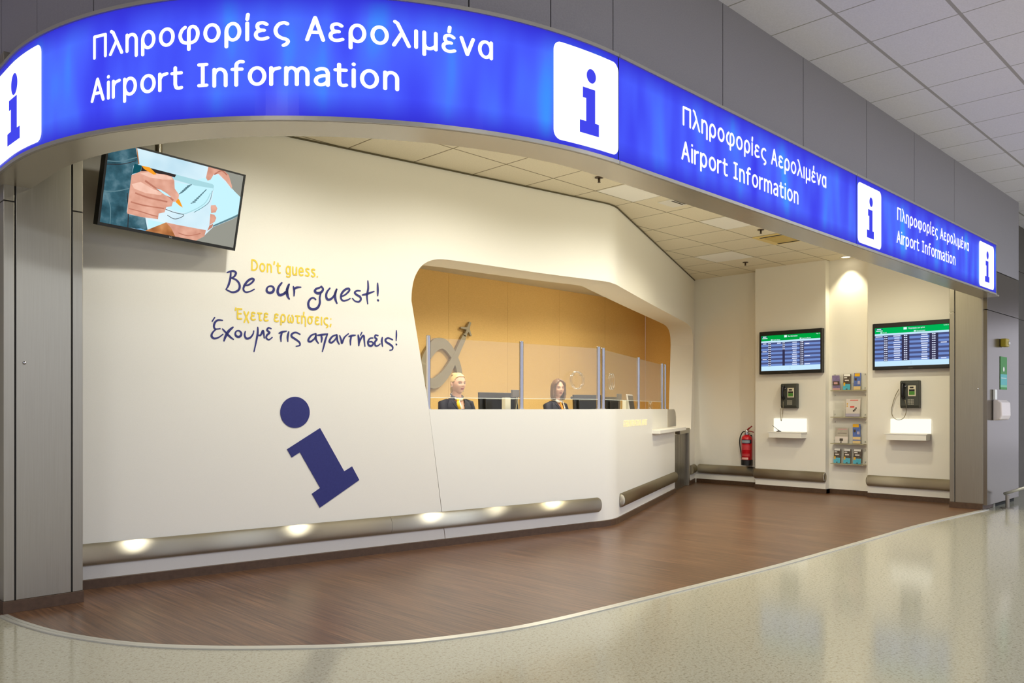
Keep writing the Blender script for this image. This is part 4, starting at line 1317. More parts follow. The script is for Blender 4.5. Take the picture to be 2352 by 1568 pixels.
payphone(fB, 1793, 881, 1829, 937, .085, 'dark grey payphone whose cord hangs straight down, nearer the fire extinguisher',
         [(1799, 922, .10), (1798.5, 938, .10), (1796, 958, .08), (1794, 966, .06), (1792.5, 950, .05), (1792, 938, .04)])
payphone(fD, 2067, 874, 2110, 937, .085, 'dark grey payphone with a long looping cord, beside the steel column',
         [(2079, 918, .10), (2082, 940, .09), (2076, 959, .07), (2062, 964, .05), (2050, 955, .04), (2048, 938, .03), (2056, 910, .03), (2065, 893, .05)])

def phone_shelf(fr, box, label):
    (xa, ya), (xb, yb), ysh, ybot = box
    s0, z1 = fr.px(xa, ya, .02); s1, z0 = fr.px(xb, yb, .02)
    root = thing('phone_shelf', label, 'shelf', fr.P((s0 + s1) / 2, 0, z0), 'lit shelves under the payphones')
    m = MB(); m.box(fr, s0, s1, .001, .02, z0 + .002, z1); m.build('lit_back_panel', LBX, root, bevel=.004)
    zb = z0 - .085
    m = MB(); m.box(fr, s0 - .03, s1 + .004, .001, .17, z0 - .014, z0); m.build('shelf_board', WHT, root, bevel=.002)
    m = MB(); m.box(fr, s0 - .0, s1 - .01, .150, .165, zb, z0 - .0145); m.box(fr, s0, s0 + .012, .001, .1495, zb, z0 - .0145); m.box(fr, s1 - .022, s1 - .01, .001, .1495, zb, z0 - .0145)
    m.build('front_lip', WHT, root)
    return root, s0, s1, z0
r1 = phone_shelf(fB, ((1777, 960.5), (1852, 992), 992, 1006), 'white shelf with glowing back panel and a pen, nearer the extinguisher')
r2 = phone_shelf(fD, ((2045, 961.5), (2138, 996), 996, 1011), 'white shelf with glowing back panel beside the steel column')
# pen on its stand
m = MB(); b = fB.P(r1[1] + .12, .10, r1[3])
root = thing('pen_stand', 'black counter pen in its stand on the lit shelf', 'pen', b)
m.lathe(b, [(.035, .0005), (.036, .006), (.02, .014), (.009, .02)], 16); m.build('stand', BLACK, root, smooth=True)
m = MB(); m.tube([b + Vector((0, 0, .018)), b + Vector((.0, .10, .09))], [.004, .003], 6); m.build('pen', BLACK, root)

# information screens
SG = emi('screen_green', (0, 158, 62)); SG2 = emi('screen_green_bright', (0, 176, 84))
SPALE = emi('screen_pale', (196, 230, 252)); SROW0 = emi('screen_row_dark', (76, 84, 128)); SROW1 = emi('screen_row_light', (112, 140, 204))
SCOL = emi('screen_column_dark', (52, 50, 78)); STXT = emi('screen_text', (222, 230, 255)); SNAVY = emi('screen_navy', (14, 76, 104)); SHINE = emi('screen_pale_edge', (224, 246, 255))
def info_screen(fr, pa, pb, label, title, sub, cols, green, seedv):
    dep = .085
    s0, z1 = fr.px(pa[0], pa[1], dep); s1, z0 = fr.px(pb[0], pb[1], dep)
    w_, h_ = s1 - s0, z1 - z0
    fn = lambda u, v, d=0: fr.P(s0 + w_ * u, d, z0 + h_ * v)
    root = thing('timetable_screen', label, 'screen', fr.P((s0 + s1) / 2, 0, z0), 'wall timetable screens')
    m = MB(); bu, bt, bb = .028, .095, .075
    tbox(m, fn, 0, 1, 0, 1, .001, dep - .012)
    tbox(m, fn, 0, bu, 0, 1, dep - .012, dep); tbox(m, fn, 1 - bu * .8, 1, 0, 1, dep - .012, dep)
    tbox(m, fn, bu, 1 - bu * .8, 0, bb, dep - .012, dep); tbox(m, fn, bu, 1 - bu * .8, 1 - bt, 1, dep - .012, dep)
    m.build('casing', BLACK, root, bevel=.003)
    m = MB(); u0, u1, v0, v1 = bu, 1 - bu * .8, bb, 1 - bt
    S = lambda u, v, d: fn(u0 + (u1 - u0) * u, v0 + (v1 - v0) * v, dep - .011 + d)
    def rc(a, b, c, e, mi, d): m.face([S(a, c, d), S(b, c, d), S(b, e, d), S(a, e, d)], mi)
    rc(0, 1, 0, 1, 1, 0)
    rc(0, 1, .845, 1, 0, .0006); rc(0, 1, .80, .848, 1, .0009)
    rows = 12; za, zb = .135, .80
    for i in range(rows):
        c0 = za + (zb - za) * i / rows; c1 = za + (zb - za) * (i + 1) / rows
        rc(0, 1, c0, c1, 3 if i % 2 == 0 else 2, .0006)
    rnd = random.Random(seedv)
    for (a, b, dark, ta, tb, pat) in cols:
        if dark: rc(a, b, za, zb, 4, .0010)
        for i in range(rows):
            if pat(i):
                mid = (ta + tb) / 2; hw = (tb - ta) / 2 * (1 if dark else rnd.uniform(.7, 1.0))
                c0 = za + (zb - za) * (rows - 1 - i + .28) / rows; c1 = za + (zb - za) * (rows - 1 - i + .72) / rows
                rc(mid - hw, mid - hw * .1 if dark else mid + hw, c0, c1, 5, .0014)
                if dark: rc(mid + hw * .1, mid + hw, c0, c1, 5, .0014)
    rc(.01, .11, .95, .985, 6, .0012); rc(.03, .09, .955, .98, 5, .0016); rc(.02, .11, .912, .935, 5, .0014)
    rc(.40, .445, .925, .985, 7, .0014)
    put_text(m, title, lambda u, z: S(u, z, .0016), .465, .465 + .0105 * len(title) * 1.0, .935, .034, .02, 5)
    for t, a in sub:
        put_text(m, t, lambda u, z: S(u, z, .0016), a + .035, a + .035 + .0105 * len(t), .862, .022, .02, 5)
        rc(a, a + .026, .858, .888, 7, .0014)
    put_text(m, 'Page 1/1' if seedv == 1 else 'Σελίδα 1/1', lambda u, z: S(u, z, .0016), .93, .995, .965, .018, .02, 5)
    rc(.5, .502, .03, .11, 2, .0012)
    m.build('display', [green, SPALE, SROW0, SROW1, SCOL, STXT, SNAVY, SHINE], root, recalc=False)
    m = MB(); tbox(m, fn, .47, .53, .02, .03, dep + .0004, dep + .001); m.build('badge', mat('badge_grey', (90, 88, 84), .4), root)
    return root
allr = lambda i: True
info_screen(fB, (1744, 763), (1887.5, 855), 'timetable screen headed Bus information, above the payphone near the extinguisher', 'Bus information', [('Public Buses', .17), ('Regional Buses', .66)],
            [(.0, .11, False, .02, .10, lambda i: i in (0, 4, 8)), (.125, .17, True, .125, .168, allr), (.26, .34, False, .27, .35, lambda i: i == 0), (.37, .41, True, .372, .41, lambda i: i < 4),
             (.53, .62, False, .53, .62, allr), (.66, .73, True, .672, .72, allr), (.74, .83, False, .74, .83, lambda i: i in (1, 7, 11))], SG, 1)
info_screen(fD, (2004, 744.5), (2184, 844), 'timetable screen with a Greek green heading, beside the steel column', 'Πληροφορίες για τρένα', [('Μετρό', .08), ('Προαστιακός', .54)],
            [(.0, .11, False, .01, .11, lambda i: i == 0), (.125, .185, True, .132, .178, allr), (.25, .37, False, .26, .36, allr), (.375, .48, True, .405, .45, allr),
             (.62, .74, False, .63, .73, allr), (.745, .86, True, .78, .825, allr), (.88, .98, False, .89, .97, lambda i: i in (4, 11))], SG2, 2)

# fire extinguisher
fA = FV(XA)
se_, ze_ = fA.px(1715.5, 1068, .10); RE = .082
base = fA.P(se_, .10, ze_)
root = thing('fire_extinguisher', 'red fire extinguisher with black hose hung beside the wall step', 'fire extinguisher', base)
RED = mat('extinguisher_red', (196, 16, 32), .28)
m = MB(); m.lathe(base, [(RE - .004, .07), (RE, .072), (RE, .40), (RE - .006, .43), (RE - .03, .455), (.032, .465), (.03, .485)], 28); m.build('cylinder', RED, root, smooth=True)
m = MB(); m.lathe(base, [(RE - .006, 0), (RE + .004, .004), (RE + .004, .082), (RE - .001, .084)], 28); m.build('base_cup', BLACK, root, smooth=True).modifiers.new('es', 'EDGE_SPLIT').split_angle = .6
m = MB()
nA = Vector((-.9, -.43, 0)).normalized()
def lab(m, a0, a1, z0, z1, mi, r=RE + .0012):
    ab = math.atan2(nA.y, nA.x)
    n = 10
    for i in range(n):
        a = ab + a0 + (a1 - a0) * i / n; b = ab + a0 + (a1 - a0) * (i + 1) / n
        m.face([base + Vector((r * math.cos(t), r * math.sin(t), z)) for t, z in ((a, z0), (b, z0), (b, z1), (a, z1))], mi)
lab(m, -1.1, 1.0, .335, .395, 0); lab(m, -1.0, .6, .345, .385, 1, RE + .002)
for i in range(5): lab(m, -1.0, .7, .30 - i * .014, .306 - i * .014, 2, RE + .0012)
for i in range(3): lab(m, -1.0, .6, .17 - i * .014, .176 - i * .014, 2, RE + .0012)
lab(m, -1.0, .3, .09, .122, 3)
m.build('label', [mat('label_navy', (30, 34, 60), .4), mat('label_grey', (140, 152, 160), .4), mat('label_pink', (214, 96, 100), .4), mat('label_pale', (226, 176, 166), .4)], root, recalc=False)
m = MB(); m.lathe(base, [(.045, .472), (.045, .486), (.026, .492), (.026, .53), (.018, .545)], 18); m.build('valve', CHROME, root, smooth=True).modifiers.new('es', 'EDGE_SPLIT').split_angle = .6
m = MB(); tR = Vector((0, -1, 0))
m.tube([base + Vector((0, 0, .53)) + tR * .0, base + Vector((0, 0, .56)) + tR * .03, base + Vector((0, 0, .60)) + tR * .085], [.014, .013, .009], 8); m.tube([base + Vector((0, 0, .525)) + tR * .01, base + Vector((0, 0, .522)) + tR * .07, base + Vector((0, 0, .505)) + tR * .115], [.009, .008, .007], 8)
m.build('handle', mat('handle_red', (150, 18, 22), .35), root, smooth=True)
m = MB(); m.tube(catmull([base + Vector((0, 0, .515)) - tR * .02, base + Vector((0, 0, .505)) - tR * .07, base + Vector((0, 0, .43)) - tR * .112, base + Vector((0, 0, .33)) - tR * .12, base + Vector((0, 0, .22)) - tR * .105, base + Vector((0, 0, .14)) - tR * .092, base + Vector((0, 0, .1)) - tR * .09], 5), .009, 8); m.build('hose', BLACK, root, smooth=True)
m = MB(); m.box(fA, se_ - .03, se_ + .03, .001, .016, ze_ + .30, ze_ + .46); m.build('wall_bracket', BLACK, root)

# brochure racks in the lit niche
fN = FV(XN)
ACP = NT('thin_acrylic'); ACP.t.nodes.remove(ACP.b)
tr = ACP.n('BsdfTransparent'); tr.inputs[0].default_value = (.985, .985, .98, 1); gl = ACP.n('BsdfGlossy'); gl.inputs['Roughness'].default_value = .05
lw = ACP.n('LayerWeight'); lw.inputs[0].default_value = .5; ms = ACP.n('MixShader')
ACP.l(ACP.math('ADD', ACP.math('MULTIPLY', ACP.math('POWER', lw.outputs['Facing'], 3.0), .3), .02), ms.inputs[0]); ACP.l(tr.outputs[0], ms.inputs[1]); ACP.l(gl.outputs[0], ms.inputs[2]); ACP.l(ms.outputs[0], [x for x in ACP.t.nodes if x.type == 'OUTPUT_MATERIAL'][0].inputs[0])
ACP = ACP.m
SHE = mat('acrylic_edge', (168, 160, 128), .3)
BR = {'photo': mat('brochure_photo', (70, 56, 44), .35, var=40, scale=60), 'cyan': mat('brochure_cyan', (74, 180, 208), .35, var=8, scale=30), 'blue': mat('brochure_blue', (84, 108, 176), .35, var=10, scale=40),
      'yel': mat('brochure_yellow', (226, 172, 28), .35), 'cream': mat('brochure_cream', (224, 196, 138), .4), 'purple': mat('brochure_purple', (126, 110, 150), .35, var=14, scale=30), 'pink': mat('brochure_pink', (206, 156, 158), .4),
      'pale': mat('leaflet_pale', (222, 212, 204), .4), 'lil': mat('leaflet_lilac', (176, 168, 190), .4), 'red': mat('leaflet_red', (222, 92, 80), .4), 'grey': mat('leaflet_grey', (178, 170, 156), .4, var=6, scale=30), 'dark': mat('leaflet_dark', (70, 58, 46), .4), 'white': mat('leaflet_white', (238, 236, 230), .4)}
BK = list(BR); BM = [BR[q] for q in BK]
def brochure(s0, s1, z0, z1, o, bands, label, lean=.02, skew=0.0, grp=None, cat='brochure', name='brochure'):
    """bands: (u0, u1, v0, v1, colour)"""
    mid = fN.P((s0 + s1) / 2, o, z0)
    m = MB()
    fn = lambda u, v, d: fN.P(s0 + (s1 - s0) * u - skew * (v), o - lean * v * (z1 - z0) / .2 + d, z0 + (z1 - z0) * v)
    tbox(m, fn, 0, 1, 0, 1, 0, .004, BK.index(bands[0][4]))
    for i, (a, b, c, e_, col) in enumerate(bands[1:]):
        d = .0043 + .0003 * i
        m.face([fn(a, c, d), fn(b, c, d), fn(b, e_, d), fn(a, e_, d)], BK.index(col))
    ob = m.build(name, BM, None, recalc=False)
    # origin at its own base
    for v in ob.data.vertices: v.co -= mid
    ob.location = mid
    return tag(ob, label, cat, grp)
CITY = [(0, 1, 0, 1, 'photo'), (.0, .95, 0, .36, 'cyan'), (.05, .28, .26, .46, 'yel'), (.05, .9, .86, 1, 'white'), (.2, .75, .56, .64, 'pale'), (.1, .5, .74, .8, 'white'), (.4, .6, .02, .08, 'dark')]
BLUE = [(0, 1, 0, 1, 'blue'), (0, 1, 0, .2, 'cream'), (.08, .85, .8, .98, 'yel'), (.55, .9, .32, .52, 'lil'), (.12, .4, .55, .7, 'dark')]
PURP = [(0, 1, 0, 1, 'purple'), (.0, 1, 0, .12, 'pink'), (.05, .95, .32, .6, 'dark'), (.2, .7, .40, .54, 'pink')]
def rack(py_top, py_bot, label, name='brochure_rack'):
    s0, z1 = fN.px(1914.5, py_top, .01); s1, z0 = fN.px(1992, py_bot, .01)
    s1 -= .01
    root = thing(name, label, 'brochure rack', fN.P((s0 + s1) / 2, 0, z0), 'clear brochure racks in the niche')
    m = MB(); m.box(fN, s0, s1, .010, .014, z0, z1); m.build('back_plate', ACP, root)
    m = MB(); m.box(fN, s0, s1, .0145, .115, z0, z0 + .010); m.build('ledge', SHE, root)
    for s in (s0 + .018, s1 - .018):
        for z in (z0 + .045, z1 - .015):
            m = MB(); m.lathe(fN.P(s, .001, z), [(.008, 0), (.008, .018), (.0001, .018)], 12, axis=(-1, 0, 0)); m.build('standoff', TRIMM, root)
    return s0, s1, z0 + .010, z1
def holder(s0, s1, z0, h, label, grp='clear leaflet holders on the racks'):
    root = thing('leaflet_holder', label, 'leaflet holder', fN.P((s0 + s1) / 2, .06, z0), grp)
    m = MB(); m.box(fN, s0, s1, .086, .089, z0 + .0005, z0 + h * .45); m.box(fN, s0, s1, .022, .025, z0 + .0005, z0 + h)
    m.box(fN, s0, s0 + .003, .0255, .0855, z0 + .0005, z0 + h * .45); m.box(fN, s1 - .003, s1, .0255, .0855, z0 + .0005, z0 + h * .45); m.box(fN, s0 + .0035, s1 - .0035, .0255, .0855, z0 + .0005, z0 + .0035)
    m.build('pocket', ACP, root)
    return root
R = [(858.5, 897, 'top clear rack with three different brochures'), (905, 959, 'second clear rack down, holding an empty holder and a pale leaflet'), (966, 1021, 'third clear rack down, with a grey leaflet and a blue brochure'), (1027.5, 1068, 'lowest clear rack with three matching brochures')]
G = [rack(*q) for q in R]
X = lambda g, t: g[0] + (g[1] - g[0]) * t
def pair(g, t0, t1, h, bands, lab, hlab, skew=0, hh=None, lean=.02, grp=None, raise_=0):
    holder(X(g, t0), X(g, t1), g[2], hh or h * .95, hlab)
    brochure(X(g, t0) + .005, X(g, t1) - .005, g[2] + .005 + raise_, g[2] + h, .062, bands, lab, lean, skew, grp)
pair(G[0], .02, .27, .21, PURP, 'purple brochure leaning in the top rack', 'clear holder of the purple brochure', .02)
pair(G[0], .33, .58, .225, CITY, 'brochure with brown and turquoise cover in the top rack', 'clear holder in the middle of the top rack')
pair(G[0], .65, .88, .235, BLUE, 'blue brochure with yellow top in the top rack', 'clear holder of the blue brochure in the top rack')
holder(X(G[1], .06), X(G[1], .33), G[1][2], .20, 'empty clear holder on the second rack')
pair(G[1], .41, .86, .25, [(0, 1, 0, 1, 'pale'), (0.0, 1, 0, .17, 'lil'), (.28, .85, .9, .94, 'red'), (.3, .6, .5, .6, 'red'), (.5, .62, .28, .38, 'dark'), (.6, .7, .34, .44, 'dark'), (.68, .76, .42, .52, 'dark'), (.06, .14, .55, .62, 'yel'), (.06, .14, .68, .75, 'yel')],
     'pale leaflet with red print on the second rack', 'wide clear holder on the second rack')
pair(G[2], .08, .50, .22, [(0, 1, 0, 1, 'grey'), (0.0, 1, 0, .42, 'pale'), (.36, .62, .12, .3, 'dark'), (.44, .52, 0, .14, 'dark'), (.2, .9, .86, .92, 'pink'), (.2, .9, .62, .64, 'dark')], 'grey leaflet with a dark tree on the third rack', 'wide clear holder of the grey leaflet', hh=.12)
pair(G[2], .63, .88, .27, [(0, 1, 0, 1, 'blue'), (0, 1, 0, .34, 'cream'), (.0, .8, .84, 1, 'yel'), (.0, 1, .14, .2, 'blue'), (.55, .9, .48, .62, 'lil'), (.12, .4, .58, .72, 'dark')], 'blue brochure with yellow top leaning in the third rack', 'clear holder of the blue brochure in the third rack', .012, hh=.12)
for a, b, l2 in ((.04, .27, 'beside the empty side, first'), (.34, .58, 'middle'), (.64, .90, 'last')):
    pair(G[3], a, b, .205, CITY, {'first': 'turquoise brochure nearest the extinguisher side in the lowest rack', 'middle': 'turquoise brochure in the middle of the lowest rack', 'last': 'turquoise brochure nearest the column in the lowest rack'}[l2.split(', ')[-1] if ',' in l2 else l2],
         {'first': 'clear holder nearest the extinguisher side of the lowest rack', 'middle': 'clear holder in the middle of the lowest rack', 'last': 'clear holder nearest the column in the lowest rack'}[l2.split(', ')[-1] if ',' in l2 else l2], grp='turquoise brochures in the lowest rack')

# downlight in the niche
a, b, c = ray(1946, 599)
dl = Vector((XN - .15, 4.66, H_BOOTH))
root = thing('downlight', 'bright round recessed downlight above the brochure niche', 'downlight', dl)
m = MB(); m.lathe(dl, [(.075, -.0005), (.075, -.006), (.058, -.007), (.056, -.0005)], 28, caps=False); m.build('ring', WHT, root, smooth=True)
m = MB(); m.lathe(dl, [(.0001, -.003), (.056, -.003)], 28, caps=False); m.build('lamp', emi('lamp_glow', (255, 244, 214), 6.0), root, recalc=False)
light('niche_downlight', 'SPOT', dl + Vector((0, 0, -.012)), 54, (1.0, .90, .62), dl + Vector((.06, 0, -1)), spot_size=math.radians(84), spot_blend=.6, shadow_soft_size=.05)

# sprinklers
def sprinkler(px, py, lab_):
    a, b, c = ray(px, py); kk = (H_BOOTH - CAM_H) / c
    p = Vector((a * kk, b * kk, H_BOOTH))
    root = thing('sprinkler', lab_, 'sprinkler', p, 'ceiling sprinklers')
    SPM = mat('sprinkler_bronze', (84, 70, 56), .4, .6)
    m = MB(); m.lathe(p, [(.038, -.0005), (.040, -.006), (.014, -.009)], 18); m.build('escutcheon', SPM, root, smooth=True)
    m = MB(); m.lathe(p, [(.011, -.0095), (.011, -.04), (.008, -.045)], 12); m.build('stem', SPM, root, smooth=True)
    m = MB(); m.lathe(p, [(.0135, -.0455), (.0155, -.048), (.0001, -.05)], 12); m.build('deflector', SPM, root)
sprinkler(1376, 407, 'sprinkler in the booth ceiling above the counter bend')
sprinkler(1747.5, 527, 'sprinkler beside the ceiling air cassette')
sprinkler(1712, 602, 'sprinkler nearest the phone wall corner')
# small ceiling grille and air cassette
GRY = mat('cassette_yellowed', (232, 208, 134), .5)
x, y = ceil_cell(1552, 463)
a, b, c = ray(1555, 464); kk = (H_BOOTH - CAM_H) / c; p = Vector((a * kk, b * kk, H_BOOTH))
root = thing('ceiling_grille', 'small square ceiling grille with dark slots near the sign edge', 'grille', p)
Q = lambda u, v, w_: Vector((p.x + u, p.y + v, H_BOOTH + w_))
m = MB(); m.prism([(-.14, -.14), (.14, -.14), (.14, .14), (-.14, .14)], Q, -.008, -.0005); m.build('plate', WHT, root, bevel=.002)
m = MB()
for i in range(4): m.prism([(-.10, -.11 + i * .032), (.10, -.11 + i * .032), (.10, -.092 + i * .032), (-.10, -.092 + i * .032)], Q, -.0095, -.0085)
m.build('slot', JOINT, root)
a, b, c = ray(1800, 545); kk = (H_BOOTH - CAM_H) / c; p = Vector((a * kk, b * kk, H_BOOTH)); 
p = Vector((4.28 + .6 * round((p.x - 4.58) / .6) + .3, 4.95 + .6 * round((p.y - 5.25) / .6) + .3, H_BOOTH))
root = thing('air_cassette', 'yellowed air conditioning cassette with dark outlet slots in the ceiling', 'air conditioner', p)
m = MB(); m.prism([(-.29, -.29), (.29, -.29), (.29, .29), (-.29, .29)], Q, -.012, -.0005); m.build('panel', GRY, root, bevel=.004)
m = MB(); m.prism([(-.17, -.19), (.17, -.19), (.17, .19), (-.17, .19)], Q, -.02, -.0125); m.build('intake', mat('cassette_intake', (206, 180, 104), .6), root, bevel=.003)
for (u0, u1, v0, v1) in ((-.25, -.21, -.22, .22), (.21, .25, -.22, .22)):
    m = MB(); m.prism([(u0, v0), (u1, v0), (u1, v1), (u0, v1)], Q, -.0135, -.0125); m.build('outlet_slot', JOINT, root)

# things on the polished wall
fx = FX
s, z = fx.px(2311, 787, .05); 
root = thing('wall_lamp_box', 'small yellow box fixed on the polished wall above the green notice', 'alarm box', fx.P(s, 0, z))
m = MB(); m.box(fx, s - .07, s + .07, .001, .07, z - .05, z + .05); m.build('box', mat('alarm_yellow', (170, 150, 40), .4), root, bevel=.012)
m = MB(); m.lathe(fx.P(s + .03, .07, z - .005), [(.022, 0), (.02, .012), (.0001, .018)], 14, axis=(0, -1, 0)); m.build('button', mat('button_white', (225, 225, 230), .3), root, smooth=True)
sa, zt = fx.px(2298, 818, .006); sb, zb = fx.px(2313, 895, .006)
m = MB(); m.box(fx, sa, sb, .001, .006, zb, zt, 0)
h_ = zt - zb
for z0, z1, mi in ((zb + .03, zb + h_ * .14, 1), (zb + h_ * .14, zb + h_ * .47, 2)):
    m.face([fx.P(sa, .0065, z0), fx.P(sb, .0065, z0), fx.P(sb, .0065, z1), fx.P(sa, .0065, z1)], mi)
m.face([fx.P(sa + (sb - sa) * (.5 + .12 * math.cos(t)), .0068, zb + h_ * .62 + .03 * math.sin(t)) for t in [2 * math.pi * i / 14 for i in range(14)]], 3)
m.face([fx.P(sa + .03, .0068, zb + h_ * .34), fx.P(sb - .03, .0068, zb + h_ * .34), fx.P(sb - .03, .0068, zb + h_ * .36), fx.P(sa + .03, .0068, zb + h_ * .36)], 3)
tag(m.build('hygiene_notice', [mat('notice_green', (62, 138, 60), .5), mat('notice_mint', (124, 196, 156), .5), mat('notice_teal', (92, 178, 178), .5), WHT], recalc=False), 'tall green and teal notice above the hand sanitiser', 'notice')
s0, z1 = fx.px(2301, 918, .10); s1, z0 = fx.px(2324, 965, .10)
root = thing('sanitiser_dispenser', 'white hand sanitiser dispenser on the polished wall', 'dispenser', fx.P((s0 + s1) / 2, 0, z0))
m = MB(); m.loft([[fx.P(s, o, z) for o, z in ((.001, z0), (.085, z0 + .01), (.105, z0 + .06), (.10, z1 - .03), (.06, z1), (.001, z1))] for s in (s0, s1 - .06)]); m.build('casing', mat('dispenser_white', (226, 214, 208), .4), root, bevel=.015)
m = MB(); m.box(fx, s0 + .01, s0 + .09, .001, .03, z1 + .002, z1 + .125); m.build('bracket', WHT, root, bevel=.006)

# low barrier at the right edge
a0 = on_floor(2314, 1167); d_ = Vector((1, -1, 0)).normalized()
root = thing('floor_barrier', 'low silver rail barrier in front of the polished wall', 'barrier', (a0.x, a0.y, 0))
a, b, c = ray(2306, 1134); kk = a0.length / math.hypot(a, b); 
btop = Vector((a * kk, b * kk, CAM_H + c * kk))
a, b, c = ray(2365, 1118); far = Vector((a * (kk - .2), b * (kk - .2), CAM_H + c * (kk - .2) + .01))
m = MB(); m.tube([btop, btop + (far - btop) * .5, btop + (far - btop) * 2.2], .018, 10); m.build('rail', mat('barrier_rail', (214, 214, 206), .35, .5), root, smooth=True)
m = MB(); m.tube([(a0.x, a0.y, .004), (a0.x, a0.y, btop.z - .012)], .022, 10); m.lathe((a0.x, a0.y, .001), [(.07, 0), (.07, .008), (.022, .012)], 16)
m.build('post', mat('barrier_grey', (150, 142, 132), .4, .6), root)
q = btop + (far - btop) * 2.0
m = MB(); m.tube([(q.x, q.y, .004), (q.x, q.y, q.z - .012)], .022, 10); m.build('post', MATS['barrier_grey'], root)
# ================================================================== OFFICE BEHIND THE COUNTER
DESK = mat('desk_laminate', (206, 196, 172), .45)
tn = math.tan(TH / 2)
def desk(frd, pts, label):
    root = thing('work_desk', label, 'desk', frd.P(pts[0][0], pts[0][1], .28), 'desks behind the counter')
    m = MB(); m.prism(pts, lambda u, v, w_: frd.P(u, v, w_), .95, .98); m.build('desk_top', DESK, root)
    for s, o in ((pts[0][0] + .05, -.62), (pts[1][0] - .30, -.62), (pts[3][0] + .08, pts[3][1] + .07), (pts[2][0] - .08, pts[2][1] + .07)):
        m = MB(); m.tube([frd.P(s, o, .282 if o < -.975 else .006), frd.P(s, o, .949)], .02, 10); m.build('leg', STEEL, root)
desk(F1, [(1.9, -.45), (L1 - .45 * tn - .003, -.45), (L1 - 1.05 * tn - .003, -1.05), (1.9, -1.05)], 'desk behind the long counter front')
desk(F2, [(.45 * tn + .003, -.45), (3.6, -.45), (3.6, -.92), (.92 * tn + .003, -.92)], 'desk behind the angled counter front')
MON = mat('monitor_black', (30, 29, 27), .35); MONG = mat('monitor_grey', (84, 80, 76), .4)
def monitor(frd, px0, px1, py, o, label, tilt=.05):
    s0, z1 = frd.px(px0, py, o); s1, _ = frd.px(px1, py, o)
    z0 = z1 - max(s1 - s0, .45) * .60
    z0 = max(z0, 1.03)
    root = thing('desktop_monitor', label, 'monitor', frd.P((s0 + s1) / 2, o - .05, .981), 'monitors on the office desks')
    fn = lambda s, d, z: frd.P(s, o + d - (z - z0) * tilt, z)
    m = MB()
    def bx(a, b, d0, d1, c, e_):
        m.loft([[fn(s, d, z) for d, z in ((d0, c), (d1, c), (d1, e_), (d0, e_))] for s in (a, b)])
    bx(s0, s1, -.03, 0, z0, z1); m.build('bezel', MON, root, bevel=.004)
    m = MB(); bx(s0 + .05, s1 - .05, .001, .035, z0 + .02, z1 - .06); m.build('back_shell', MON, root, bevel=.012)
    m = MB(); bx(s0 + .012, s1 - .012, -.0312, -.0302, z0 + .015, z1 - .012); m.build('screen', emi('monitor_glow', (150, 180, 210), .6), root)
    m = MB(); c = (s0 + s1) / 2
    m.box(frd, c - .03, c + .03, o + .036, o + .055, .99, z0 + .12); m.box(frd, c - .11, c + .11, o - .08, o + .10, .981, .99); m.build('stand', MON, root, bevel=.004)
    return root
monitor(F1, 1103, 1192, 900.5, -.72, 'black monitor seen from behind beside the blonde receptionist')
def turned(px, o):
    p = F2.at(px, 900, o)
    return Frame((p.x, p.y), F1.d)
monitor(turned(1354, -.68), 1320, 1387, 906, 0.0, 'black monitor seen from behind beside the brown-haired receptionist')
monitor(turned(1408, -.70), 1393, 1424, 911, 0.0, 'small dark monitor behind the angled glass screen')
# till printer and customer displays
s0, z1 = F1.px(1159, 913, -.50); s1, _ = F1.px(1172, 913, -.50)
root = thing('receipt_printer', 'pale upright receipt printer in front of the large monitor', 'printer', F1.P((s0 + s1) / 2, -.52, .981))
m = MB(); m.box(F1, s0, s1, -.55, -.49, .981, z1); m.build('casing', mat('printer_ivory', (206, 202, 180), .45), root, bevel=.006)
m = MB(); m.box(F1, s0 + .015, s1 - .015, -.535, -.505, z1 + .0005, z1 + .004); m.build('paper_slot', MONG, root)
def pole_display(frd, px0, px1, pyt, pyb, o, label):
    s0, z1 = frd.px(px0, pyt, o); s1, z0 = frd.px(px1, pyb, o)
    c = (s0 + s1) / 2
    root = thing('customer_display', label, 'customer display', frd.P(c, o, .981), 'customer displays on stalks')
    m = MB(); m.box(frd, s0, s1, o - .02, o, z0, z1); m.build('head', MONG, root, bevel=.004)
    m = MB(); m.box(frd, s0 + .008, s1 - .008, o + .0005, o + .002, z0 + .01, z1 - .008); m.build('window', mat('display_window', (104, 100, 94), .2), root)
    m = MB(); m.tube([frd.P(c, o - .01, .981), frd.P(c, o - .01, z0)], .009, 8); m.lathe(frd.P(c, o - .01, .981), [(.03, 0), (.03, .008), (.0001, .012)], 16); m.build('stalk', MONG, root)
    m = MB(); m.tube(catmull([frd.P(c + .01, o + .0, z0), frd.P(c + .005, o + .01, z0 - .06), frd.P(c - .01, o + .01, z0 - .13), frd.P(c - .005, o, .984)], 5), .0035, 6); m.build('cable', mat('cable_cream', (200, 194, 160), .5), root)
pole_display(F1, 1176, 1195, 895, 912, -.55, 'small grey customer display between large monitor and glass post')
pole_display(F2, 1419.5, 1428, 904, 918, -.53, 'small customer display behind the angled glass screen')
# gooseneck microphone
p0 = F2.at(1321, 926, -.62)
Fm = Frame((p0.x, p0.y), F1.d)
p1_ = Fm.at(1313.5, 913)
root = thing('gooseneck_microphone', 'black gooseneck microphone beside the brown-haired receptionist', 'microphone', Vector((p0.x, p0.y, .981)))
m = MB(); m.lathe((p0.x, p0.y, .981), [(.055, 0), (.055, .015), (.045, .022)], 18); m.build('base', MON, root)
m = MB(); m.tube(catmull([Vector((p0.x, p0.y, 1.0)), Vector((p0.x, p0.y, 1.12)), p0, p1_], 6), .005, 8); m.build('neck', MON, root, smooth=True)
m = MB(); m.ball(p1_, .017, 12, 8); m.build('head', MON, root, smooth=True)
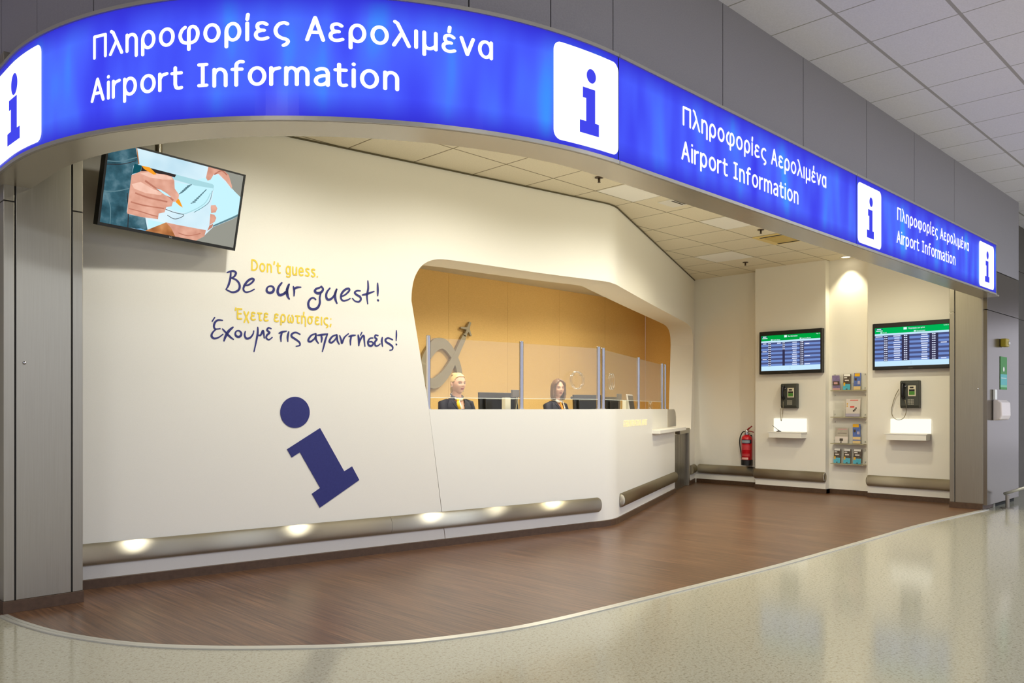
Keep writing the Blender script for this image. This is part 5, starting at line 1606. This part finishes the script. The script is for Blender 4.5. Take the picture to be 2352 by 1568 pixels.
# white router-like box and tablet at the angled end
s0, z1 = F2.px(1427, 919, -.5); s1, _ = F2.px(1433.5, 919, -.5)
root = thing('small_printer', 'slim pale printer behind the angled glass screen', 'printer', F2.P((s0 + s1) / 2, -.52, .981))
m = MB(); m.box(F2, s0, s1, -.487, -.437, .981, z1); m.build('casing', MATS['printer_ivory'], root, bevel=.005)
m = MB(); m.box(F2, s0 + .01, s1 - .01, -.475, -.45, z1 + .0005, z1 + .003); m.build('paper_slot', MONG, root)
s0, z1 = F2.px(1451, 905, -.5); s1, _ = F2.px(1463, 906, -.5)
root = thing('card_terminal', 'white framed black terminal propped near the far glass post', 'terminal', F2.P((s0 + s1) / 2, -.52, .981))
fnc = lambda s, d, z: F2.P(s, -.50 + d - (z - .981) * .15, z)
m = MB(); m.loft([[fnc(s, d, z) for d, z in ((-.02, .981), (0, .981), (0, z1), (-.02, z1))] for s in (s0, s1)]); m.build('casing', WHT, root, bevel=.004)
m = MB(); m.loft([[fnc(s, d, z) for d, z in ((.0005, 1.0), (.002, 1.0), (.002, z1 - .02), (.0005, z1 - .02))] for s in (s0 + .02, s1 - .008)]); m.build('screen', MON, root)
m = MB(); m.box(F2, s0 + .03, s1 - .03, -.68, -.56, .981, .99); m.tube([F2.P((s0 + s1) / 2, -.65, .985), fnc((s0 + s1) / 2, -.025, z1 - .08)], .008, 8); m.build('stand', MON, root)

# ================================================================== PEOPLE
SKIN1 = mat('skin_fair', (226, 176, 148), .5); SKIN2 = mat('skin_warm', (220, 170, 142), .5)
NAVY = mat('navy_wool', (26, 27, 42), .75, var=3, scale=80); NAVYD = mat('navy_top', (16, 16, 24), .8)
EYEW = mat('eye_white', (176, 156, 144), .4); IRIS = mat('iris_dark', (30, 24, 20), .3); LIP1 = mat('lip_rose', (186, 78, 84), .4); LIP2 = mat('lip_soft', (172, 88, 86), .4)
BROW = mat('brow_brown', (120, 84, 62), .7)
HAIRB = mat('hair_blonde', (222, 188, 128), .45, var=16, scale=40, stretch=(8, 8, 1)); HAIRN = mat('hair_brown', (108, 78, 50), .45, var=18, scale=40, stretch=(8, 8, 1))
CHAIR = mat('chair_fabric', (44, 44, 48), .8)
g = lambda a, s: math.exp(-(a / s) ** 2)
def face_shift(x, z):
    d = .0035 * g(x, .045) * g(z - .024, .010)
    d -= .0105 * (g(x - .030, .016) + g(x + .030, .016)) * g(z - .002, .013)
    if z < .022:
        prof = max(0, min(1, (.020 - z) / .045)) if z > -.025 else max(0, 1 - (-.025 - z) / .014)
        d += .023 * g(x, .0075 + .006 * max(0, min(1, -z / .03))) * prof
    d += .004 * (g(x - .040, .02) + g(x + .040, .02)) * g(z + .03, .02)
    d += .0055 * g(x, .022) * g(z + .056, .010)
    d -= .004 * g(x, .02) * g(z + .072, .007)
    d += .009 * g(x, .024) * g(z + .095, .018)
    return d
HA, HB_, HC = .0725, .094, .113
def head_pt(th, ph, grow=0.0):
    x, y, z = HA * math.sin(th) * math.sin(ph), HB_ * math.sin(th) * math.cos(ph), HC * math.cos(th)
    if z < 0:
        kk = -z / HC
        x *= 1 - .26 * kk ** 1.6
        y *= (1 - .55 * kk) if y < 0 else (1 - .02 * kk)
    if y > 0:
        y = y ** .86 * (HB_ ** .14) if y > 0 else y
        y += face_shift(x, z) * min(1, y / .05)
    v = Vector((x, y, z))
    if grow:
        v += Vector((x / HA ** 2, y / HB_ ** 2, z / HC ** 2)).normalized() * grow
    return v
def face_y(x, z):
    q = max(0, 1 - (z / HC) ** 2)
    xm = HA * math.sqrt(q) * ((1 - .26 * (-z / HC) ** 1.6) if z < 0 else 1)
    y = HB_ * math.sqrt(q) * math.sqrt(max(0, 1 - (x / xm) ** 2)) * ((1 - .02 * -z / HC) if z < 0 else 1)
    return y ** .86 * HB_ ** .14 + face_shift(x, z)

def person(name, label, base, face_dir, skin, lip, seat_z, hairkind, desk_dir):
    """base: floor point; seat_z world height of the seat; everything is built in a body frame"""
    tf = Vector((*desk_dir, 0)).normalized(); tr_ = Vector((tf.y, -tf.x, 0))
    hf = Vector((*face_dir, 0)).normalized(); hr = Vector((hf.y, -hf.x, 0))
    o = Vector((base[0], base[1], seat_z))
    B = lambda x, y, z: o + tr_ * x + tf * y + Vector((0, 0, z))
    hc = B(0, .025, .725)
    Hd = lambda v: hc + hr * v[0] + hf * v[1] + Vector((0, 0, v[2]))
    root = thing(name, label, 'person', Vector((base[0], base[1], base[2])), 'receptionists behind the counter')
    AZ = .98 - seat_z + .042                       # forearms rest on the desk
    # --- body: one continuous surface
    m = MB()
    def ell_ring(z, rx, ry, yo=0, n=28): return [B(rx * math.cos(2 * math.pi * i / n), yo + ry * math.sin(2 * math.pi * i / n), z) for i in range(n)]
    TOR = [(.005, .155, .115, 0), (.06, .172, .125, 0), (.14, .150, .108, .0), (.22, .128, .095, .004), (.32, .142, .105, .006), (.40, .158, .112, .004), (.47, .168, .095, -.004), (.515, .160, .075, -.01), (.545, .110, .062, -.012), (.565, .062, .055, -.008), (.60, .050, .050, .0), (.65, .047, .052, .008), (.70, .045, .055, .012)]
    m.loft([ell_ring(*t) for t in TOR])
    N, K = 40, 34
    m.loft([[Hd(head_pt(.03 + (math.pi - .06) * j / K, 2 * math.pi * i / N)) for i in range(N)] for j in range(K + 1)])
    for sx in (-1, 1):
        m.ball(Hd((sx * .072, -.012, -.004)), (.012, .016, .028), 12, 8)
        sh, el, wr = B(sx * .165, -.01, .492), B(sx * .205, .05, AZ + .02), B(sx * .10, .275, AZ)
        m.tube([B(sx * .12, -.01, .50), sh, sh + (el - sh) * .35, el, el + (wr - el) * .35, wr], [.045, .050, .044, .037, .035, .025], 14)
        hd = (wr - el).normalized()
        pc = wr + hd * .05
        m.tube([wr - hd * .01, wr + hd * .02, pc, pc + hd * .035], [.022, .027, .030, .024], 12)
        side = hd.cross(Vector((0, 0, 1))).normalized()
        for fi, (off_, ln_) in enumerate(((-.024, .058), (-.008, .070), (.008, .066), (.023, .050))):
            f0 = pc + hd * .03 + side * off_
            m.tube([f0, f0 + hd * ln_ * .5 + Vector((0, 0, .006)), f0 + hd * ln_ * .85 - Vector((0, 0, .004)), f0 + hd * ln_ - Vector((0, 0, .012))], [.0095, .009, .008, .006], 8)
        tb = wr + hd * .02 - side * sx * -.02
        m.tube([tb, tb + side * (-sx) * .022 + hd * .025, tb + side * (-sx) * .022 + hd * .05], [.011, .0095, .007], 8)
        hp, kn, an = B(sx * .085, .02, .075), B(sx * .10, .40, .08), B(sx * .10, .38, -.36)
        m.tube([hp - tf * .03, hp, hp + (kn - hp) * .5, kn, kn + (an - kn) * .3, an], [.08, .085, .075, .058, .056, .038], 14)
        m.tube([an + Vector((0, 0, -.02)) - tf * .03, an + Vector((0, 0, -.045)) + tf * .05, an + Vector((0, 0, -.065)) + tf * .15], [.04, .038, .025], 12)
    body = m.build('body', skin, root, smooth=True)
    rm = body.modifiers.new('fuse', 'REMESH'); rm.mode = 'VOXEL'; rm.voxel_size = .0042; rm.use_smooth_shade = True
    sm_ = body.modifiers.new('soften', 'SMOOTH'); sm_.iterations = 2; sm_.factor = .4
    # --- face details
    def patch(pts, d, nm, mt):
        m = MB(); m.loft([[Hd((x, face_y(x, z) + dd, z)) for x, z in pts] for dd in (-.002, d)]); return m.build(nm, mt, root, smooth=False)
    for sx in (-1, 1):
        ex_, ez_ = sx * .030, .003
        ev = [(ex_ + .0145 * math.cos(t), ez_ + .0055 * math.sin(t)) for t in [2 * math.pi * i / 16 for i in range(16)]]
        e_ = patch(ev, .0016, 'eye', EYEW)
        m = MB(); iy = face_y(ex_, ez_) + .0018
        m.loft([[Hd((ex_ + .0066 * math.cos(t), iy + d, ez_ + .0056 * math.sin(t))) for t in [2 * math.pi * i / 14 for i in range(14)]] for d in (0, .0012)]); m.build('iris', IRIS, e_)
        m = MB(); m.tube([Hd((ex_ + .017 * q, face_y(ex_ + .017 * q, ez_ + .006 - .004 * q * q) + .002, ez_ + .0065 - .004 * q * q)) for q in (-1, -.5, 0, .5, 1)], .0014, 6); m.build('eyelashes', BROW, e_)
        m = MB(); m.tube([Hd((sx * (.030 + .020 * q), face_y(sx * (.030 + .020 * q), .021 - .004 * q * q + .002 * q) + .001, .0225 - .004 * q * q + .001 * q)) for q in (-1, -.5, 0, .5, 1)], [.0016, .0026, .0028, .0022, .0012], 6); m.build('eyebrow', BROW, root)
    lp = [(-.023, -.056), (-.012, -.0505), (-.004, -.049), (0, -.0505), (.004, -.049), (.012, -.0505), (.023, -.056), (.012, -.0635), (0, -.066), (-.012, -.0635)]
    patch(lp, .0025, 'lips', lip)
    m = MB(); m.tube([Hd((x, face_y(x, -.0565) + .003, -.0565)) for x in (-.02, -.01, 0, .01, .02)], .0009, 5); m.build('mouth_line', mat('mouth_dark', (110, 40, 44), .6), root)
    # --- jacket with an open collar
    m = MB(); n = 56
    JT = [(z, rx + .012, ry + .012, yo) for z, rx, ry, yo in TOR[:9]]
    dense = []
    for a, b in zip(JT, JT[1:]):
        for q in range(4): dense.append(tuple(a[i] + (b[i] - a[i]) * q / 4 for i in range(4)))
    dense.append(JT[-1]); dense.append((.566, .078, .068, -.010))
    ids = [[m.vert(p) for p in ell_ring(*t, n=n)] for t in dense]
    for j in range(len(dense) - 1):
        for i in range(n):
            a = 2 * math.pi * (i + .5) / n
            zz = (dense[j][0] + dense[j + 1][0]) / 2; xx = dense[j][1] * math.cos(a)
            if math.sin(a) > .05 and abs(xx) < (zz - .36) * .36: continue
            m.idx([ids[j][i], ids[j][(i + 1) % n], ids[j + 1][(i + 1) % n], ids[j + 1][i]])
    for sx in (-1, 1):
        sh, el, wr = B(sx * .165, -.01, .492), B(sx * .205, .05, AZ + .02), B(sx * .10, .275, AZ)
        m.tube([B(sx * .11, -.01, .512), sh + Vector((0, 0, .004)), sh + (el - sh) * .35, el, el + (wr - el) * .35, wr - (wr - el) * .06], [.052, .063, .057, .049, .046, .038], 18)
    j = m.build('jacket', NAVY, root, smooth=True, recalc=False)
    so = j.modifiers.new('cloth', 'SOLIDIFY'); so.thickness = .004; so.offset = 1
    for sx in (-1, 1):                                            # lapels
        m = MB(); pts = []
        for q in range(9):
            z = .565 - q * .026; hw = max(.004, (z - .36) * .36)
            ry = lerp_tab([(t[0], t[2]) for t in dense], z); rx = lerp_tab([(t[0], t[1]) for t in dense], z); yo = lerp_tab([(t[0], t[3]) for t in dense], z)
            Y_ = lambda x: yo + ry * math.sqrt(max(0, 1 - (x / rx) ** 2))
            wl = .018 + .024 * math.sin(math.pi * min(1, q / 6.5 + .12))
            x0, x1 = hw - .002, min(rx * .95, hw + wl)
            pts.append([B(sx * x0, Y_(x0) + .007, z), B(sx * x1, Y_(x1) + .010, z), B(sx * x1, Y_(x1) + .005, z), B(sx * x0, Y_(x0) + .003, z)])
        m.loft(pts); m.build('lapel', NAVY, j)
    m = MB(); rr_ = []
    for z in (.34, .37, .40, .43, .45):
        ry = lerp_tab([(t[0], t[2]) for t in TOR], z) + .005; rx = lerp_tab([(t[0], t[1]) for t in TOR], z); yo = lerp_tab([(t[0], t[3]) for t in TOR], z)
        rr_.append([B(x, yo + ry * math.sqrt(1 - (x / rx) ** 2), z) for x in (-.05, -.025, 0, .025, .05)])
    m.loft(rr_, caps=False, closed=False); m.build('blouse', NAVYD, root, smooth=True, recalc=False)
    m = MB()
    for sx in (-1, 1):
        hp, kn, an = B(sx * .085, .02, .078), B(sx * .10, .40, .08), B(sx * .10, .38, -.36)
        m.tube([hp - tf * .05, hp, hp + (kn - hp) * .5, kn + tf * .006, kn + (an - kn) * .3, an], [.09, .094, .083, .066, .064, .052], 16)
    m.build('trousers', NAVYD, root, smooth=True)
    m = MB()
    for sx in (-1, 1):
        an = B(sx * .10, .38, -.36)
        m.tube([an + Vector((0, 0, -.015)) - tf * .045, an + Vector((0, 0, -.045)) + tf * .05, an + Vector((0, 0, -.066)) + tf * .17], [.048, .046, .03], 12)
    m.build('shoes', BLACK, root, smooth=True)
    # --- scarf round the neck with a knot
    SCW = mat('scarf_white', (226, 222, 208), .7, var=10, scale=30); SCY = mat('scarf_yellow', (224, 184, 34), .6); SCN = mat('scarf_navy', (34, 32, 52), .7); SCO = mat('scarf_orange', (222, 140, 44), .6)
    m = MB(); rings = []
    for i in range(29):
        a = 2 * math.pi * i / 28
        zc = .585 + .022 * -math.sin(a) * 1.3
        c = B(.066 * math.cos(a), .004 + .066 * math.sin(a), zc)
        outw = (B(math.cos(a), math.sin(a), 0) - B(0, 0, 0))
        mi = 0
        rings.append([c + outw * (.012 * math.cos(t)) + Vector((0, 0, .019 * math.sin(t))) for t in [2 * math.pi * q / 10 for q in range(10)]])
    m.loft(rings, caps=False)
    for fi in range(len(m.f)):
        a = (fi // 10) / 28 * 6.283
        m.m[fi] = 2 if (hairkind == 'tied' and (a < .45 or 2.6 < a < 3.4 or fi % 10 in (1, 2))) else (1 if 1.9 < a < 2.2 or 3.5 < a < 4.3 else 0)
    sc = m.build('scarf', [SCW, SCY if hairkind == 'tied' else SCO, SCN], root, smooth=True)
    if hairkind == 'tied':
        m = MB(); kx = B(.035, .078, .552)
        m.ball(kx + Vector((0, 0, -.008)), (.017, .015, .017), 12, 8); m.tube([kx - Vector((0, 0, .01)), kx - Vector((0, 0, .05)) + tf * .016 + tr_ * .008, kx - Vector((0, 0, .11)) + tf * .022], [.012, .018, .022], 10)
        m.build('knot', SCY, sc, smooth=True)
        m = MB(); m.tube([kx - Vector((0, 0, .01)) - tr_ * .01, kx - Vector((0, 0, .07)) + tf * .018 - tr_ * .016, kx - Vector((0, 0, .13)) + tf * .024 - tr_ * .012], [.010, .013, .016], 10); m.build('tail', SCW, sc, smooth=True)
    else:
        m = MB()
        for q in range(9):
            a = q / 8
            p = B(-.045 - .01 * a + .03 * a * a, .066 + .062 * min(1, a * 1.1), .565 - .175 * a)
            m.ball(p, (.011, .009, .013), 10, 6)
        m.build('bead_lanyard', mat('bead_cream', (232, 226, 204), .35), root, smooth=True)
        m = MB(); m.tube([B(.02, .075, .555), B(.03, .105, .50), B(.035, .122, .44), B(.03, .124, .40)], [.008, .013, .014, .012], 8); m.build('tail', SCO, sc, smooth=True)
    # --- hair
    if hairkind == 'tied':
        m = MB(); N, K = 56, 44
        idg = [[m.vert(Hd(head_pt(.02 + (math.pi - .04) * j / K, 2 * math.pi * i / N, .0075))) for i in range(N)] for j in range(K + 1)]
        for j in range(K):
            for i in range(N):
                v = head_pt(.02 + (math.pi - .04) * (j + .5) / K, 2 * math.pi * (i + .5) / N)
                x, y, z = v
                hairline = .071 - .55 * max(0, abs(x) - .035)
                ok = (z > hairline) or (y < .030 + .25 * (z - .02) and z > .012) or (y < -.028 and z > -.066)
                if ok: m.idx([idg[j][i], idg[j][(i + 1) % N], idg[j + 1][(i + 1) % N], idg[j + 1][i]])
        h = m.build('hair', HAIRB, root, smooth=True, recalc=False)
        so = h.modifiers.new('volume', 'SOLIDIFY'); so.thickness = .008; so.offset = -1
        m = MB(); m.ball(Hd((0, -.040, .098)), (.05, .05, .024), 16, 10)
        m.build('crown_volume', HAIRB, h, smooth=True)
        m = MB(); m.tube(catmull([Hd((0, -.085, -.03)), Hd((-.012, -.118, -.05)), Hd((-.022, -.122, -.11)), Hd((-.025, -.108, -.17)), Hd((-.022, -.10, -.20))], 5), [.022] + [.03] * 8 + [.028] * 6 + [.022] * 5 + [.01], 14)
        m.build('ponytail', HAIRB, h, smooth=True)
        m = MB(); m.ball(Hd((-.076, -.006, -.030)), .006, 10, 6); m.ball(Hd((.076, -.006, -.030)), .006, 10, 6); m.build('earrings', mat('pearl', (240, 228, 214), .2), root, smooth=True)
    else:
        m = MB(); rings = []; n = 44
        for j in range(26):
            f = j / 25
            ring = []
            for i in range(n + 1):
                a = math.radians(50) + (2 * math.pi - math.radians(100)) * i / n          # 0 = front
                if f < .45:
                    th = math.pi / 2 * (f / .45)
                    rad, zz = math.sin(th), HC * math.cos(th) * 1.08 + .004
                    # on the crown the curtain closes towards the middle parting
                    aa = a if f > .38 else math.pi + (a - math.pi) * (1 + (.26 * (1 - f / .38)))
                    x = (HA + .014) * rad * math.sin(aa); y = (HB_ + .012) * rad * math.cos(aa)
                else:
                    q = (f - .45) / .55
                    zz = .004 - q * .148
                    fl = 1 + .10 * math.sin(q * 2.6) - .10 * q * q
                    x = (HA + .014) * fl * math.sin(a); y = (HB_ + .010) * (1 - .06 * q) * math.cos(a)
                wob = .0022 * math.sin(i * 2.1 + j * .15)
                ring.append(Hd((x * (1 + wob / .08), y * (1 + wob / .08), zz)))
            rings.append(ring)
        m.loft(rings, caps=False, closed=False)
        h = m.build('hair', HAIRN, root, smooth=True, recalc=False)
        so = h.modifiers.new('volume', 'SOLIDIFY'); so.thickness = .014; so.offset = -1
        m = MB()
        for sx in (-1, 1):                                       # fringe swept from the parting
            pts = [Hd((sx * .004, .056, .106)), Hd((sx * .034, .078, .086)), Hd((sx * .060, .068, .056)), Hd((sx * .073, .048, .015)), Hd((sx * .079, .040, -.03)), Hd((sx * .080, .040, -.08)), Hd((sx * .074, .042, -.125))]
            m.tube(catmull(pts, 5), [.012] * 8 + [.016] * 10 + [.017] * 8 + [.012] * 4 + [.006], 10)
        m.build('fringe', HAIRN, h, smooth=True)
    # --- the chair that carries the person
    ch = thing('office_chair', 'dark office chair carrying the ' + ('blonde' if hairkind == 'tied' else 'brown-haired') + ' receptionist', 'chair', Vector((base[0], base[1], base[2])), 'office chairs behind the counter')
    m = MB()
    def rr(z, g_): return [B(x, y, z) for x, y in [((.215 + g_) * math.copysign(abs(math.cos(t)) ** .5, math.cos(t)), .04 + (.215 + g_) * math.copysign(abs(math.sin(t)) ** .5, math.sin(t))) for t in [2 * math.pi * i / 32 for i in range(32)]]]
    m.loft([rr(-.075, -.01), rr(-.065, .0), rr(-.025, .0), rr(-.015, -.02)]); m.build('seat', CHAIR, ch, smooth=True)
    m = MB(); m.loft([[B(x, y, z) for x, z in ((-.18, .16), (.18, .16), (.19, .30), (.15, .36), (-.15, .36), (-.19, .30))] for y in (-.235, -.195)]); m.build('backrest', CHAIR, ch, bevel=.012)
    m = MB(); m.tube([B(0, -.10, -.085), B(0, -.25, -.06), B(0, -.255, .20)], .016, 8); m.build('back_arm', BLACK, ch)
    zb = base[2] - seat_z
    m = MB(); m.tube([B(0, .02, zb + .09), B(0, .02, -.078)], .025, 12); m.build('post', CHROME, ch)
    for q in range(5):
        a = q * 2 * math.pi / 5 + .3
        m = MB(); e_ = B(.26 * math.cos(a), .02 + .26 * math.sin(a), zb + .07)
        m.tube([B(0, .02, zb + .10), e_], [.024, .014], 8); lg = m.build('base_arm', BLACK, ch)
        m = MB(); m.ball(B(.26 * math.cos(a), .02 + .26 * math.sin(a), zb + .031), .028, 12, 8); m.build('caster', BLACK, lg, smooth=True)
    return root
pA = F1.at(1049, 880, -1.42)
person('person', 'blonde woman with tied-back hair, navy jacket and yellow knotted scarf, seated', (pA.x, pA.y, .28), (-.12, -1.0), SKIN1, LIP1, .745, 'tied', (-.13, -.99))
pB = F2.at(1277.5, 890, -1.16)
person('person', 'woman with brown bob hair, navy jacket and cream scarf, seated', (pB.x, pB.y, .28), (-.36, -.93), SKIN2, LIP2, .728, 'bob', (.12, -1.0))
